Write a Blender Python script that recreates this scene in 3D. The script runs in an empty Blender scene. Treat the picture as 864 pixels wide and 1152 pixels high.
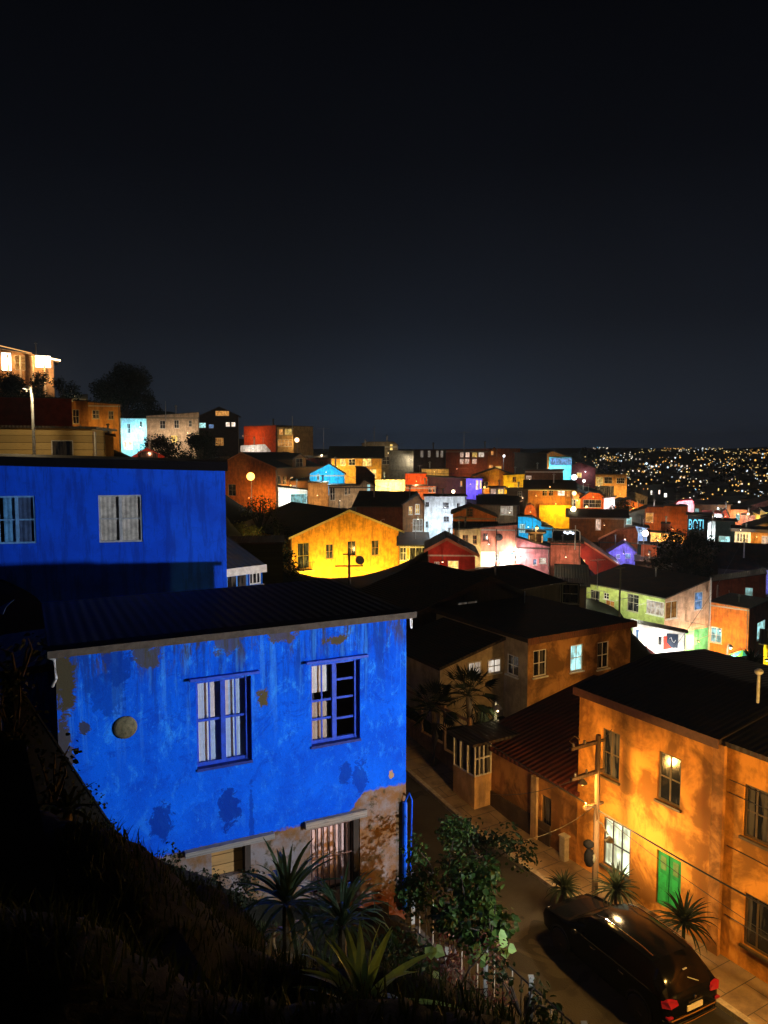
import bpy, math, random
import numpy as np
from mathutils import Vector, Matrix
R = random.Random(7)
scene = bpy.context.scene
COL = scene.collection
PI = math.pi
F, CX, CY, HOR = 860.0, 432.0, 576.0, 505.0
PIT = math.atan((CY-HOR)/F); CP, SP = math.cos(PIT), math.sin(PIT)

def ray(px, py):
    x = (px-CX)/F; y = (CY-py)/F
    return Vector((x, CP+y*SP, -SP+y*CP))
def at(px, py, Y):
    d = ray(px, py); return d*(Y/d.y)
def on_plane(px, py, P, n):
    d = ray(px, py); return d*(P.dot(n)/d.dot(n))
def on_z(px, py, z):
    d = ray(px, py); return d*(z/d.z)
def pix(p):
    # world point -> photo pixel
    f = p[1]*CP-p[2]*SP; u = p[1]*SP+p[2]*CP
    return CX+F*p[0]/f, CY-F*u/f

# street frame: s runs up the street (away), q runs from the kerb side wall towards the lots
U = Vector((-.511, .8596, 0)); V = Vector((.8596, .511, 0)); _c = at(648, 975, 24.0); S0 = Vector((_c.x, 24.0, 0)); ZS = _c.z
def st(s, q, z=0.0):
    p = S0+U*s+V*q; return Vector((p.x, p.y, z))

# ------------------------------------------------------------------ mesh builder
class MB:
    def __init__(s): s.v = []; s.f = []; s.m = []; s.uv = None
    def face(s, pts, m=0):
        i = len(s.v); s.v += [tuple(p) for p in pts]; s.f.append(tuple(range(i, i+len(pts)))); s.m.append(m)
    def box(s, x0, x1, y0, y1, z0, z1, m=0):
        P = [(x0,y0,z0),(x1,y0,z0),(x1,y1,z0),(x0,y1,z0),(x0,y0,z1),(x1,y0,z1),(x1,y1,z1),(x0,y1,z1)]
        i = len(s.v); s.v += P
        for q in ((0,3,2,1),(4,5,6,7),(0,1,5,4),(1,2,6,5),(2,3,7,6),(3,0,4,7)):
            s.f.append(tuple(i+k for k in q)); s.m.append(m)
    def prism(s, poly, axis, a, b, m=0):
        # poly: list of 2D points; axis 'x','y','z' extrusion a->b
        def P(t, k):
            if axis == 'y': return (t[0], k, t[1])
            if axis == 'x': return (k, t[0], t[1])
            return (t[0], t[1], k)
        n = len(poly); i = len(s.v)
        s.v += [P(t, a) for t in poly]+[P(t, b) for t in poly]
        s.f.append(tuple(range(i, i+n))); s.m.append(m)
        s.f.append(tuple(range(i+2*n-1, i+n-1, -1))); s.m.append(m)
        for k in range(n):
            l = (k+1) % n
            s.f.append((i+k, i+n+k, i+n+l, i+l)); s.m.append(m)
    def tube(s, pts, r, n=6, m=0, cap=True):
        pts = [Vector(p) for p in pts]; rs = r if isinstance(r, (list, tuple)) else [r]*len(pts)
        i0 = len(s.v)
        for k, p in enumerate(pts):
            t = (pts[min(k+1, len(pts)-1)]-pts[max(k-1, 0)])
            if t.length < 1e-9: t = Vector((0,0,1))
            t.normalize()
            a = t.cross(Vector((0,0,1)))
            if a.length < .05: a = t.cross(Vector((1,0,0)))
            a.normalize(); b = t.cross(a)
            for j in range(n):
                th = 2*PI*j/n
                s.v.append(tuple(p+(a*math.cos(th)+b*math.sin(th))*rs[k]))
        for k in range(len(pts)-1):
            for j in range(n):
                l = (j+1) % n
                s.f.append((i0+k*n+j, i0+k*n+l, i0+(k+1)*n+l, i0+(k+1)*n+j)); s.m.append(m)
        if cap:
            s.f.append(tuple(i0+j for j in range(n))); s.m.append(m)
            e = i0+(len(pts)-1)*n
            s.f.append(tuple(e+j for j in reversed(range(n)))); s.m.append(m)
    def lathe(s, prof, c=(0,0,0), n=16, m=0, axis='z'):
        i0 = len(s.v)
        for r, h in prof:
            for j in range(n):
                th = 2*PI*j/n; a, b = r*math.cos(th), r*math.sin(th)
                if axis == 'z': s.v.append((c[0]+a, c[1]+b, c[2]+h))
                elif axis == 'y': s.v.append((c[0]+a, c[1]+h, c[2]+b))
                else: s.v.append((c[0]+h, c[1]+a, c[2]+b))
        for k in range(len(prof)-1):
            for j in range(n):
                l = (j+1) % n
                s.f.append((i0+k*n+j, i0+k*n+l, i0+(k+1)*n+l, i0+(k+1)*n+j)); s.m.append(m)
        s.f.append(tuple(i0+j for j in range(n))); s.m.append(m)
        e = i0+(len(prof)-1)*n
        s.f.append(tuple(e+j for j in range(n))); s.m.append(m)
    def sphere(s, c, r, n=10, m=0, sz=1.0):
        prof = []
        for k in range(n//2+1):
            a = -PI/2+PI*k/(n//2); prof.append((max(r*math.cos(a), .001), r*sz*math.sin(a)))
        s.lathe(prof, c, n, m)
    def build(s, name, mats, parent=None, loc=None, rotz=0, smooth=False):
        me = bpy.data.meshes.new(name)
        me.from_pydata([tuple(p) for p in s.v], [], s.f)
        if not isinstance(mats, (list, tuple)): mats = [mats]
        for x in mats: me.materials.append(x)
        if len(mats) > 1: me.polygons.foreach_set('material_index', s.m)
        if smooth: me.polygons.foreach_set('use_smooth', [True]*len(s.f))
        me.update()
        o = bpy.data.objects.new(name, me); COL.objects.link(o)
        if parent is not None: o.parent = parent
        if loc is not None: o.location = loc
        if rotz: o.rotation_euler = (0,0,rotz)
        return o

def tag(o, label=None, cat=None, group=None, kind=None):
    if label: o['label'] = label
    if cat: o['category'] = cat
    if group: o['group'] = group
    if kind: o['kind'] = kind
    return o
def empty(name, loc, rotz=0, label=None, cat=None, group=None):
    o = bpy.data.objects.new(name, None); COL.objects.link(o)
    o.location = loc; o.rotation_euler = (0,0,rotz); o.empty_display_size = .3
    return tag(o, label, cat, group)
def copy_tree(o, parent=None):
    c = o.copy(); COL.objects.link(c)
    c.parent = parent
    for ch in [x for x in o.children]: copy_tree(ch, c)
    return c

# ------------------------------------------------------------------ materials
_mc = {}
def newmat(name):
    m = bpy.data.materials.new(name); m.use_nodes = True
    nt = m.node_tree; nt.nodes.clear()
    out = nt.nodes.new('ShaderNodeOutputMaterial')
    return m, nt, out
class G:
    """tiny node helper"""
    def __init__(s, nt): s.nt = nt
    def n(s, t, **k):
        x = s.nt.nodes.new(t)
        for a, b in k.items(): setattr(x, a, b)
        return x
    def l(s, a, b): s.nt.links.new(a, b)
    def val(s, sock, v):
        if hasattr(v, 'is_output') or isinstance(v, bpy.types.NodeSocket): s.l(v, sock)
        else: sock.default_value = v
    def obj(s): return s.n('ShaderNodeTexCoord').outputs['Object']
    def math(s, op, a, b=None, c=None, clamp=False):
        x = s.n('ShaderNodeMath', operation=op, use_clamp=clamp)
        s.val(x.inputs[0], a)
        if b is not None: s.val(x.inputs[1], b)
        if c is not None: s.val(x.inputs[2], c)
        return x.outputs[0]
    def noise(s, vec, scale, detail=6, rough=.6, dist=0.0):
        x = s.n('ShaderNodeTexNoise'); s.l(vec, x.inputs['Vector'])
        x.inputs['Scale'].default_value = scale; x.inputs['Detail'].default_value = detail
        x.inputs['Roughness'].default_value = rough; x.inputs['Distortion'].default_value = dist
        return x.outputs[0]
    def mapv(s, vec, scale=(1,1,1), loc=(0,0,0)):
        x = s.n('ShaderNodeMapping'); s.l(vec, x.inputs[0]); x.inputs['Scale'].default_value = scale; x.inputs['Location'].default_value = loc
        return x.outputs[0]
    def ramp(s, fac, stops):
        x = s.n('ShaderNodeValToRGB'); s.l(fac, x.inputs[0]); e = x.color_ramp.elements
        while len(e) < len(stops): e.new(.5)
        for k, (p, c) in enumerate(stops):
            e[k].position = p; e[k].color = c if len(c) == 4 else (*c, 1)
        return x.outputs[0]
    def step(s, x, lo, hi):
        y = s.n('ShaderNodeMapRange', interpolation_type='SMOOTHSTEP'); s.val(y.inputs[0], x)
        y.inputs[1].default_value = lo; y.inputs[2].default_value = hi
        return y.outputs[0]
    def mix(s, fac, a, b):
        x = s.n('ShaderNodeMix', data_type='RGBA'); s.val(x.inputs[0], fac)
        for i, v in ((6, a), (7, b)):
            if isinstance(v, (tuple, list)): x.inputs[i].default_value = (*v[:3], 1)
            else: s.l(v, x.inputs[i])
        return x.outputs[2]
    def bsdf(s, out, col, rough=.8, bump=None, bstr=.3, spec=.3, metal=0, bdist=.02):
        b = s.n('ShaderNodeBsdfPrincipled')
        if isinstance(col, (tuple, list)): b.inputs['Base Color'].default_value = (*col[:3], 1)
        else: s.l(col, b.inputs['Base Color'])
        s.val(b.inputs['Roughness'], rough)
        b.inputs['Specular IOR Level'].default_value = spec; b.inputs['Metallic'].default_value = metal
        if bump is not None:
            x = s.n('ShaderNodeBump'); x.inputs['Strength'].default_value = bstr; x.inputs['Distance'].default_value = bdist
            s.l(bump, x.inputs['Height']); s.l(x.outputs[0], b.inputs['Normal'])
        s.l(b.outputs[0], out.inputs[0]); return b

def mul(c, k): return tuple(min(1, x*k) for x in c)
def plaster(c, dirt=.5, scale=1.0, key=''):
    k = ('pl', c, dirt, scale, key)
    if k in _mc: return _mc[k]
    m, nt, out = newmat('plaster'); g = G(nt); o = g.obj()
    n1 = g.noise(o, 1.3*scale, 8, .65); n2 = g.noise(o, 14*scale, 6, .7)
    st_ = g.noise(g.mapv(o, (2.2*scale, 2.2*scale, .35*scale)), 1.6, 7, .7)
    col = g.mix(g.step(n1, .38, .64), mul(c, 1.12), mul(c, .68))
    grime = mul((c[0]*.35+.03, c[1]*.35+.025, c[2]*.35+.02), 1)
    f = g.math('MULTIPLY', g.step(st_, .48, .64), dirt*.85)
    col = g.mix(f, col, grime)
    col = g.mix(g.math('MULTIPLY', g.step(n2, .55, .68), dirt*.6), col, mul(c, .55))
    g.bsdf(out, col, .88, g.math('ADD', n2, g.math('MULTIPLY', n1, 2)), .35, .2)
    _mc[k] = m; return m
def clap(c, pitch=.22, vert=False):
    k = ('cl', c, pitch, vert)
    if k in _mc: return _mc[k]
    m, nt, out = newmat('board_cladding'); g = G(nt); o = g.obj()
    sp = g.n('ShaderNodeSeparateXYZ'); g.l(o, sp.inputs[0])
    ax = g.math('ADD', sp.outputs[0], sp.outputs[1]) if vert else sp.outputs[2]
    fr = g.math('FRACT', g.math('DIVIDE', ax, pitch))
    idn = g.math('FLOOR', g.math('DIVIDE', ax, pitch))
    wn = g.n('ShaderNodeTexWhiteNoise', noise_dimensions='1D'); g.l(idn, wn.inputs['W'])
    gr = g.noise(g.mapv(o, (1, 1, 12) if not vert else (12, 12, .8)), 3, 6, .6)
    col = g.mix(wn.outputs[0], mul(c, .8), mul(c, 1.15))
    col = g.mix(g.step(gr, .5, .75), col, mul(c, .55))
    gap = g.step(fr, .0, .1)
    col = g.mix(gap, mul(c, .2), col)
    g.bsdf(out, col, .75, g.math('ADD', g.math('MULTIPLY', fr, -.6 if not vert else 0), gap), .8, .25)
    _mc[k] = m; return m
def corru(c, pitch=.18, rust=.5, ax='x'):
    k = ('co', c, pitch, rust, ax)
    if k in _mc: return _mc[k]
    m, nt, out = newmat('corrugated_metal'); g = G(nt); o = g.obj()
    sp = g.n('ShaderNodeSeparateXYZ'); g.l(o, sp.inputs[0])
    a = sp.outputs[{'x':0,'y':1,'z':2}[ax]]
    w = g.math('SINE', g.math('MULTIPLY', a, 2*PI/pitch))
    n1 = g.noise(o, .9, 8, .7); n2 = g.noise(o, 5, 6, .7)
    col = g.mix(g.step(n1, .4, .68), c, mul((c[0]*1.6+.02, c[1]*1.1+.006, c[2]*.8), 1))
    col = g.mix(g.math('MULTIPLY', g.step(n2, .55, .75), rust), col, (.09, .035, .018))
    g.bsdf(out, col, .62, g.math('ADD', w, g.math('MULTIPLY', n2, .6)), .7, .3)
    _mc[k] = m; return m
def plain(c, rough=.6, metal=0, spec=.4, var=.25, scale=6):
    k = ('p', c, rough, metal, spec, var, scale)
    if k in _mc: return _mc[k]
    m, nt, out = newmat('painted_surface'); g = G(nt); o = g.obj()
    n = g.noise(o, scale, 6, .65)
    col = g.mix(g.step(n, .35, .7), mul(c, 1+var*.5), mul(c, 1-var))
    g.bsdf(out, col, rough, n, .15, spec, metal)
    _mc[k] = m; return m
def emis(c, s, var=0.0, folds=False):
    k = ('e', c, s, var, folds)
    if k in _mc: return _mc[k]
    m, nt, out = newmat('lit_pane' if folds else 'lamp_glass'); g = G(nt)
    e = g.n('ShaderNodeEmission')
    if folds:
        o = g.obj(); sp = g.n('ShaderNodeSeparateXYZ'); g.l(o, sp.inputs[0])
        n = g.noise(g.mapv(o, (9, 9, .6)), 1.2, 5, .6); n2 = g.noise(o, 1.7, 3, .5)
        f = g.math('ADD', g.math('MULTIPLY', g.step(n, .35, .7), .5), g.math('MULTIPLY', g.step(n2, .4, .6), .5))
        col = g.mix(f, mul((c[0]*.8, c[1]*.62, c[2]*.5), 1), c)
        g.l(col, e.inputs[0])
        g.val(e.inputs[1], g.math('MULTIPLY_ADD', f, s*.7, s*.35))
    else:
        e.inputs[0].default_value = (*c, 1); e.inputs[1].default_value = s
    g.l(e.outputs[0], out.inputs[0]); _mc[k] = m; return m
def glass_dark():
    k = 'gd'
    if k in _mc: return _mc[k]
    m, nt, out = newmat('window_glass'); g = G(nt); o = g.obj()
    n = g.noise(g.mapv(o, (5, 5, .7)), 1.0, 4, .5)
    col = g.mix(g.step(n, .45, .62), (.008,.009,.012), (.075,.07,.065))
    g.bsdf(out, col, .12, None, 0, .6); _mc[k] = m; return m
def clear_glass():
    k = 'cg'
    if k in _mc: return _mc[k]
    m, nt, out = newmat('clear_window_glass'); g = G(nt)
    t = g.n('ShaderNodeBsdfTransparent'); gl = g.n('ShaderNodeBsdfGlossy'); gl.inputs['Roughness'].default_value = .05
    fr = g.n('ShaderNodeLayerWeight'); fr.inputs[0].default_value = .12
    mx = g.n('ShaderNodeMixShader'); g.l(fr.outputs[1], mx.inputs[0]); g.l(t.outputs[0], mx.inputs[1]); g.l(gl.outputs[0], mx.inputs[2])
    g.l(mx.outputs[0], out.inputs[0]); _mc[k] = m; return m
def leafmat(c, rough=.45, var=.6, spec=.35):
    k = ('lf', c, rough, var, spec)
    if k in _mc: return _mc[k]
    m, nt, out = newmat('leaf'); g = G(nt)
    geo = g.n('ShaderNodeNewGeometry'); rnd = geo.outputs['Random Per Island']
    n = g.noise(g.obj(), 3, 4, .6)
    f = g.math('ADD', g.math('MULTIPLY', rnd, .6), g.math('MULTIPLY', n, .5))
    col = g.mix(f, mul(c, 1-var), mul(c, 1+var*.6))
    b = g.bsdf(out, col, rough, n, .15, spec)
    tr = g.n('ShaderNodeBsdfTranslucent'); g.l(col, tr.inputs[0])
    mx = g.n('ShaderNodeMixShader'); mx.inputs[0].default_value = .25
    g.l(b.outputs[0], mx.inputs[1]); g.l(tr.outputs[0], mx.inputs[2]); g.l(mx.outputs[0], out.inputs[0])
    _mc[k] = m; return m

EC = {'w': (1,.93,.8), 'c': (.45,.95,1), 'y': (1,.72,.2), 'o': (1,.48,.12), 'p': (1,.75,.6), 'b': (.25,.5,1), 'g': (.85,1,.7)}
ES = {'w': 2.4, 'c': 1.6, 'y': 2.0, 'o': 1.3, 'p': 1.0, 'b': .9, 'g': 2.0}
WHITE = plain((.62,.62,.6), .5); DKFR = plain((.05,.04,.035), .5); METAL = plain((.35,.35,.34), .4, .6)
BLACKM = plain((.02,.02,.022), .5)

# ------------------------------------------------------------------ lights
def light(name, loc, col, power, parent=None, radius=.12, spot=None):
    d = bpy.data.lights.new(name, 'SPOT' if spot else 'POINT'); d.energy = power; d.color = col
    d.shadow_soft_size = radius
    o = bpy.data.objects.new(name, d); COL.objects.link(o)
    if spot:
        tgt, ang, blend = spot; d.spot_size = math.radians(ang); d.spot_blend = blend
        o.rotation_euler = (Vector(tgt)-Vector(loc)).to_track_quat('-Z', 'Y').to_euler()
    o.location = loc
    if parent is not None: o.parent = parent
    return o
ORANGE = (1,.5,.12); WARM = (1,.74,.4); YEL = (1,.72,.22); COOL = (.75,.92,1); WHT = (1,.95,.85); CYAN = (.4,.9,1); RED = (1,.15,.1)

CTRL = []   # terrain control points (x, y, z)
# ------------------------------------------------------------------ houses
def wall_face(mb, o, ux, w, h, holes, back, depth=.12, z0=0.0, m=0):
    """vertical wall rectangle with rectangular holes and their reveals. holes: (x0,x1,z0,z1)"""
    o = Vector(o); ux = Vector(ux); back = Vector(back); uz = Vector((0,0,1))
    hs = []
    for (a, b, c, d) in holes:
        a = max(a, .03); b = min(b, w-.03); c = max(c, z0+.03); d = min(d, h-.03)
        if b-a > .05 and d-c > .05: hs.append((a, b, c, d))
    xs = sorted({0.0, w} | {t for q in hs for t in q[:2]}); zs = sorted({z0, h} | {t for q in hs for t in q[2:]})
    P = lambda x, z, k=0.0: o+ux*x+uz*z+back*k
    for i in range(len(xs)-1):
        for j in range(len(zs)-1):
            cx, cz = (xs[i]+xs[i+1])/2, (zs[j]+zs[j+1])/2
            if any(a < cx < b and c < cz < d for a, b, c, d in hs): continue
            mb.face([P(xs[i], zs[j]), P(xs[i+1], zs[j]), P(xs[i+1], zs[j+1]), P(xs[i], zs[j+1])], m)
    for a, b, c, d in hs:
        mb.face([P(a,c), P(a,d), P(a,d,depth), P(a,c,depth)], m); mb.face([P(b,d), P(b,c), P(b,c,depth), P(b,d,depth)], m)
        mb.face([P(a,d), P(b,d), P(b,d,depth), P(a,d,depth)], m); mb.face([P(b,c), P(a,c), P(a,c,depth), P(b,c,depth)], m)

def window(parent, o, ux, back, rect, style='d', fm=None, cols=2, rows=2, proud=False, name=None, depth=.12, sill=True, extra=None):
    a, b, c, d = rect; w = b-a; h = d-c
    o = Vector(o); ux = Vector(ux); back = Vector(back)
    fm = fm or WHITE
    mb = MB(); pn = MB()
    k0 = -.04 if proud else depth-.07; t = min(.06, w*.1)
    M = Matrix((( ux.x, back.x, 0), (ux.y, back.y, 0), (0, 0, 1)))
    def bx(M_, x0, x1, y0, y1, z0, z1):
        i = len(M_.v); M_.box(x0, x1, y0, y1, z0, z1)
        for q in range(i, i+8):
            v = Vector(M_.v[q]); v = o+ux*v.x+back*v.y+Vector((0,0,v.z)); M_.v[q] = tuple(v)
    bx(mb, a, a+t, k0, k0+.06, c, d); bx(mb, b-t, b, k0, k0+.06, c, d)
    bx(mb, a+t, b-t, k0, k0+.06, c, c+t); bx(mb, a+t, b-t, k0, k0+.06, d-t, d)
    for i in range(1, cols):
        x = a+w*i/cols; bx(mb, x-t*.4, x+t*.4, k0+.008, k0+.05, c+t, d-t)
    for j in range(1, rows):
        z = c+h*j/rows; bx(mb, a+t, b-t, k0+.012, k0+.046, z-t*.35, z+t*.35)
    if sill and h < 2.0: bx(mb, a-.06, b+.06, -.08, k0-.002 if not proud else -.045, c-.07, c-.005)
    if proud and sill: pass
    is_door = h > 1.8 and h > w*1.6
    f = mb.build(name or ('door' if is_door and style in 'dD' else 'window'), fm, parent)
    bx(pn, a+t*.5, b-t*.5, k0+.024, k0+.034, c+t*.5, d-t*.5)
    mat = glass_dark() if style in ('d', 'D') else emis(EC[style], ES[style]*(extra or 1), folds=True)
    pn.build('pane', mat, f)
    return f

HOUSES = {}; ALLH = []
def md(d): return d if d < 45 else d+(d-45)*.85

VIEWS = {'p': (0,0,1), 'c1': (0,380,.3356), 'c2': (230,440,.2894), 'c3': (440,480,.2546), 'c4': (640,490,.2593), 'c5': (440,620,.3241), 'c6': (640,620,.2593), 'c7': (600,740,.3056), 'c8': (460,740,.2546)}
def H(name, label, view, x0, x1, yt, yb, d0, d1, D, roof=('flat',), wall=None, rmat=None, wins=(), fm=None, cat='house',
      sidemat=None, key=None, ov=.3, wl=(), chimney=None, ctrl=True, fascia=None, group=None, base=None, thick=.14, AB=None, fc=None):
    if not AB:
        if fc is None: fc = sidemat is None and abs(d0-d1) < 3 and d0 > 45 and not any(len(w_) > 5 and w_[5] != 'f' for w_ in wins)
        k_ = md(d0)/d0; kk = k_
        d0, d1 = d0*k_, d1*k_; D = D*k_*(.55 if fc and roof[0] in ('flat', 'px') and d0 > 58 else 1)
    else: kk = 1; fc = False
    ov = ov*(1+(kk-1)*.5)
    vx, vy, vs = VIEWS[view]
    T = lambda x, y: (vx+x*vs, vy+y*vs)
    wall = wall or plaster((.4,.3,.2)); rmat = rmat or ROOFD
    A, B = (Vector(AB[0]), Vector(AB[1])) if AB else (at(*T(x0, yt), d0), at(*T(x1, yt), d1))
    if fc:
        zA_, zB_ = A.z/A.y, B.z/B.y
        if (x0+x1)/2*vs+vx < CX:
            rB = Vector((B.x/B.y, 1, 0)); t_ = (A.x*rB.x+A.y)/(rB.x**2+1); B = Vector((rB.x*t_, t_, zB_*t_))
        else:
            rA = Vector((A.x/A.y, 1, 0)); t_ = (B.x*rA.x+B.y)/(rA.x**2+1); A = Vector((rA.x*t_, t_, zA_*t_))
    zb = at(*T(x0, yb), A.y).z if base is None else base
    a = Vector((B.x-A.x, B.y-A.y, 0)); W = a.length; a.normalize(); n = Vector((a.y, -a.x, 0)) # toward camera
    P0 = Vector((A.x, A.y, zb)); rot = math.atan2(a.y, a.x)
    root = empty(name, P0, rot, label, cat, group)
    def loc(px, py, wl_='f'):
        if wl_ == 'f': Pw, nn = A, n
        elif wl_ == 'r': Pw, nn = Vector((B.x, B.y, 0)), a
        else: Pw, nn = A, a
        p = on_plane(*T(px, py), Vector((Pw.x, Pw.y, 0)), nn)-P0
        return Vector((p.dot(a), -p.dot(n), p.z))
    Hh = A.z-zb
    # roof profile
    if roof[0] == 'px':
        prof = []
        for (x, y) in roof[1]:
            q = loc(x, y); prof.append((q.x, q.z))
        prof[0] = (0, prof[0][1]); prof[-1] = (W, prof[-1][1])
        ptype = 'x'
    elif roof[0] == 'pyr':   # ridge height read off the picture: (ridge row, fraction of the depth, drop behind)
        f_ = roof[2]; m_ = (A+B)/2-n*(f_*D); c_ = at(*T((x0+x1)/2, roof[1]), m_.y)
        zr_ = Hh+max(.1, c_.z-A.z); prof = [(0, Hh), (f_*D, zr_), (D, zr_-(zr_-Hh)*roof[3])]; ptype = 'y'
    elif roof[0] == 'py':
        prof = [(f*D, Hh+h) for f, h in roof[1]]; ptype = 'y'
    else:
        prof = [(0, Hh), (W, Hh)]; ptype = 'x'
    hmin = min(h for _, h in prof)
    hF = hmin if ptype == 'x' else prof[0][1]
    # window rects per wall
    rects = {'f': [], 'r': [], 'l': []}; placed = []
    for wn in wins:
        wx0, wy0, wx1, wy1, stl = wn[:5]; wk = wn[5] if len(wn) > 5 else 'f'; opt = wn[6] if len(wn) > 6 else {}
        mx, my = (wx0+wx1)/2, (wy0+wy1)/2
        i = 0 if wk == 'f' else 1
        u0 = loc(wx0, my, wk)[i]; u1 = loc(wx1, my, wk)[i]
        if u0 > u1: u0, u1 = u1, u0
        z0 = loc(mx, wy1, wk).z; z1 = loc(mx, wy0, wk).z
        lim = hF if wk == 'f' else min(prof[-1][1] if ptype == 'x' else hmin, 99)
        wd = W if wk == 'f' else D
        ok = z1 < lim-.03 and z0 > .03 and u0 > .03 and u1 < wd-.03 and not any(u0 < r[1] and u1 > r[0] and z0 < r[3] and z1 > r[2] for r in rects[wk])
        if ok: rects[wk].append((u0, u1, z0, z1))
        placed.append((wk, (u0, u1, z0, z1), stl, opt, not ok))
    mb = MB(); sb = MB() if sidemat else mb
    hl = prof[0][1] if ptype == 'x' else hmin; hr = prof[-1][1] if ptype == 'x' else hmin
    base_d = -3.0*kk
    wall_face(mb, (0,0,0), (1,0,0), W, hF, rects['f'], (0,1,0), z0=base_d)
    wall_face(sb, (W,0,0), (0,1,0), D, hr, rects['r'], (-1,0,0), z0=base_d)
    wall_face(sb, (0,0,0), (0,1,0), D, hl, rects['l'], (1,0,0), z0=base_d)
    wall_face(mb, (0,D,0), (1,0,0), W, hmin if ptype == 'x' else prof[-1][1], [], (0,-1,0), z0=base_d)
    if ptype == 'x' and len(prof) >= 2 and max(h for _, h in prof) > hmin+1e-4:
        poly = [(0, hmin), (W, hmin)]+[(x, h) for x, h in reversed(prof) if True]
        pts = []
        for p in poly:
            if not pts or (abs(p[0]-pts[-1][0])+abs(p[1]-pts[-1][1])) > 1e-5: pts.append(p)
        if abs(pts[0][0]-pts[-1][0])+abs(pts[0][1]-pts[-1][1]) < 1e-5: pts.pop()
        mb.face([(x, 0, z) for x, z in pts]); mb.face([(x, D, z) for x, z in reversed(pts)])
    if ptype == 'y':
        pts = [(0, hmin), (D, hmin)]+list(reversed(prof)); q = []
        for p in pts:
            if not q or (abs(p[0]-q[-1][0])+abs(p[1]-q[-1][1])) > 1e-5: q.append(p)
        if abs(q[0][0]-q[-1][0])+abs(q[0][1]-q[-1][1]) < 1e-5: q.pop()
        if len(q) > 2:
            sb.face([(0, y, z) for y, z in q]); sb.face([(W, y, z) for y, z in reversed(q)])
    mb.build('wall', wall, root)
    if sidemat: sb.build('wall', sidemat, root)
    # roof slab
    rb = MB(); th = thick
    def ext(p, q, o):  # extend beyond p away from q
        L = math.hypot(p[0]-q[0], p[1]-q[1]) or 1; return (p[0]+(p[0]-q[0])/L*o, p[1]+(p[1]-q[1])/L*o)
    pr = list(prof); e0 = ext(pr[0], pr[1], ov); e1 = ext(pr[-1], pr[-2], ov)
    pr = [e0]+pr[1:-1]+[e1]
    poly = [(x, z+.004) for x, z in pr]+[(x, z+th) for x, z in reversed(pr)]
    if ptype == 'x': rb.prism(poly, 'y', -ov, D+ov)
    else: rb.prism(poly, 'x', -ov, W+ov)
    ro = rb.build('roof', rmat, root)
    if fascia:
        fb = MB()
        if ptype == 'x':
            for (p, q) in zip(pr[:-1], pr[1:]):
                fb.prism([(p[0], p[1]-.1), (q[0], q[1]-.1), (q[0], q[1]+th+.02), (p[0], p[1]+th+.02)], 'y', -ov-.035, -ov-.002)
        else:
            fb.box(-ov, W+ov, pr[0][0]-.035, pr[0][0]-.002, pr[0][1]-.1, pr[0][1]+th+.02)
        fb.build('fascia', fascia, root)
    if chimney:
        for (fx, fy, hh) in chimney:
            cb = MB(); zt = max(h for _, h in prof); cb.box(fx*W-.25, fx*W+.25, fy*D-.25, fy*D+.25, hmin*.8, zt+hh)
            cb.box(fx*W-.3, fx*W+.3, fy*D-.3, fy*D+.3, zt+hh+.002, zt+hh+.1); cb.build('chimney', plaster((.25,.18,.14)), ro)
    if d0 > 45 or AB and kk == 1 and P0.y > 50:
        rn = random.Random(int(P0.x*13+P0.y*7)); kq = max(1, P0.y/70)
        if W > 2.5*kq:
            gb_ = MB(); xx = rn.choice([.08, W-.12]); zt2 = min(hl, hr, hF)-.05
            gb_.tube([(xx, -.07, zt2), (xx, -.07, -1)], .035*kq, 5); gb_.build('downpipe', rn.choice([plain((.12,.11,.1), .6), plain((.3,.28,.25), .6), BLACKM]), root)
        if rn.random() < .45 and W > 2.5*kq and name not in ('warehouse', 'lean_to'):
            pb_ = MB(); pb_.box(.0, W, -.05, -.004, hF-.22*kq, hF-.1*kq); pb_.build('eave_board', rn.choice([plain((.25,.2,.15), .7), plain((.07,.05,.04), .7), plain((.4,.38,.34), .7)]), root)
        if rn.random() < .5:
            vb_ = MB(); fx_ = rn.uniform(.25,.75)*W; fy_ = rn.uniform(.25,.5)*D; zz_ = max(h for _, h in prof); vb_.tube([(fx_, fy_, hmin), (fx_, fy_, zz_+.55*kq)], .07*kq, 6); vb_.lathe([(.06*kq,0),(.15*kq,.03),(.05*kq,.14*kq)], (fx_, fy_, zz_+.55*kq), 8); vb_.build('flue', METAL, ro)
    fr = {'f': ((0,0,0),(1,0,0),(0,1,0)), 'r': ((W,0,0),(0,1,0),(-1,0,0)), 'l': ((0,0,0),(0,1,0),(1,0,0))}
    for wk, rc, stl, opt, proud in placed:
        if stl == 'hole': continue
        if rc[1]-rc[0] < .15 or rc[3]-rc[2] < .15: continue
        if proud and (wk == 'f') and (rc[0] < -.5 or rc[1] > W+.5): continue
        o_, ux_, bk_ = fr[wk]
        window(root, o_, ux_, bk_, rc, stl, opt.get('fm', fm), opt.get('cols', 2), opt.get('rows', 2), proud, opt.get('name'), sill=opt.get('sill', True), extra=opt.get('e'))
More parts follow.
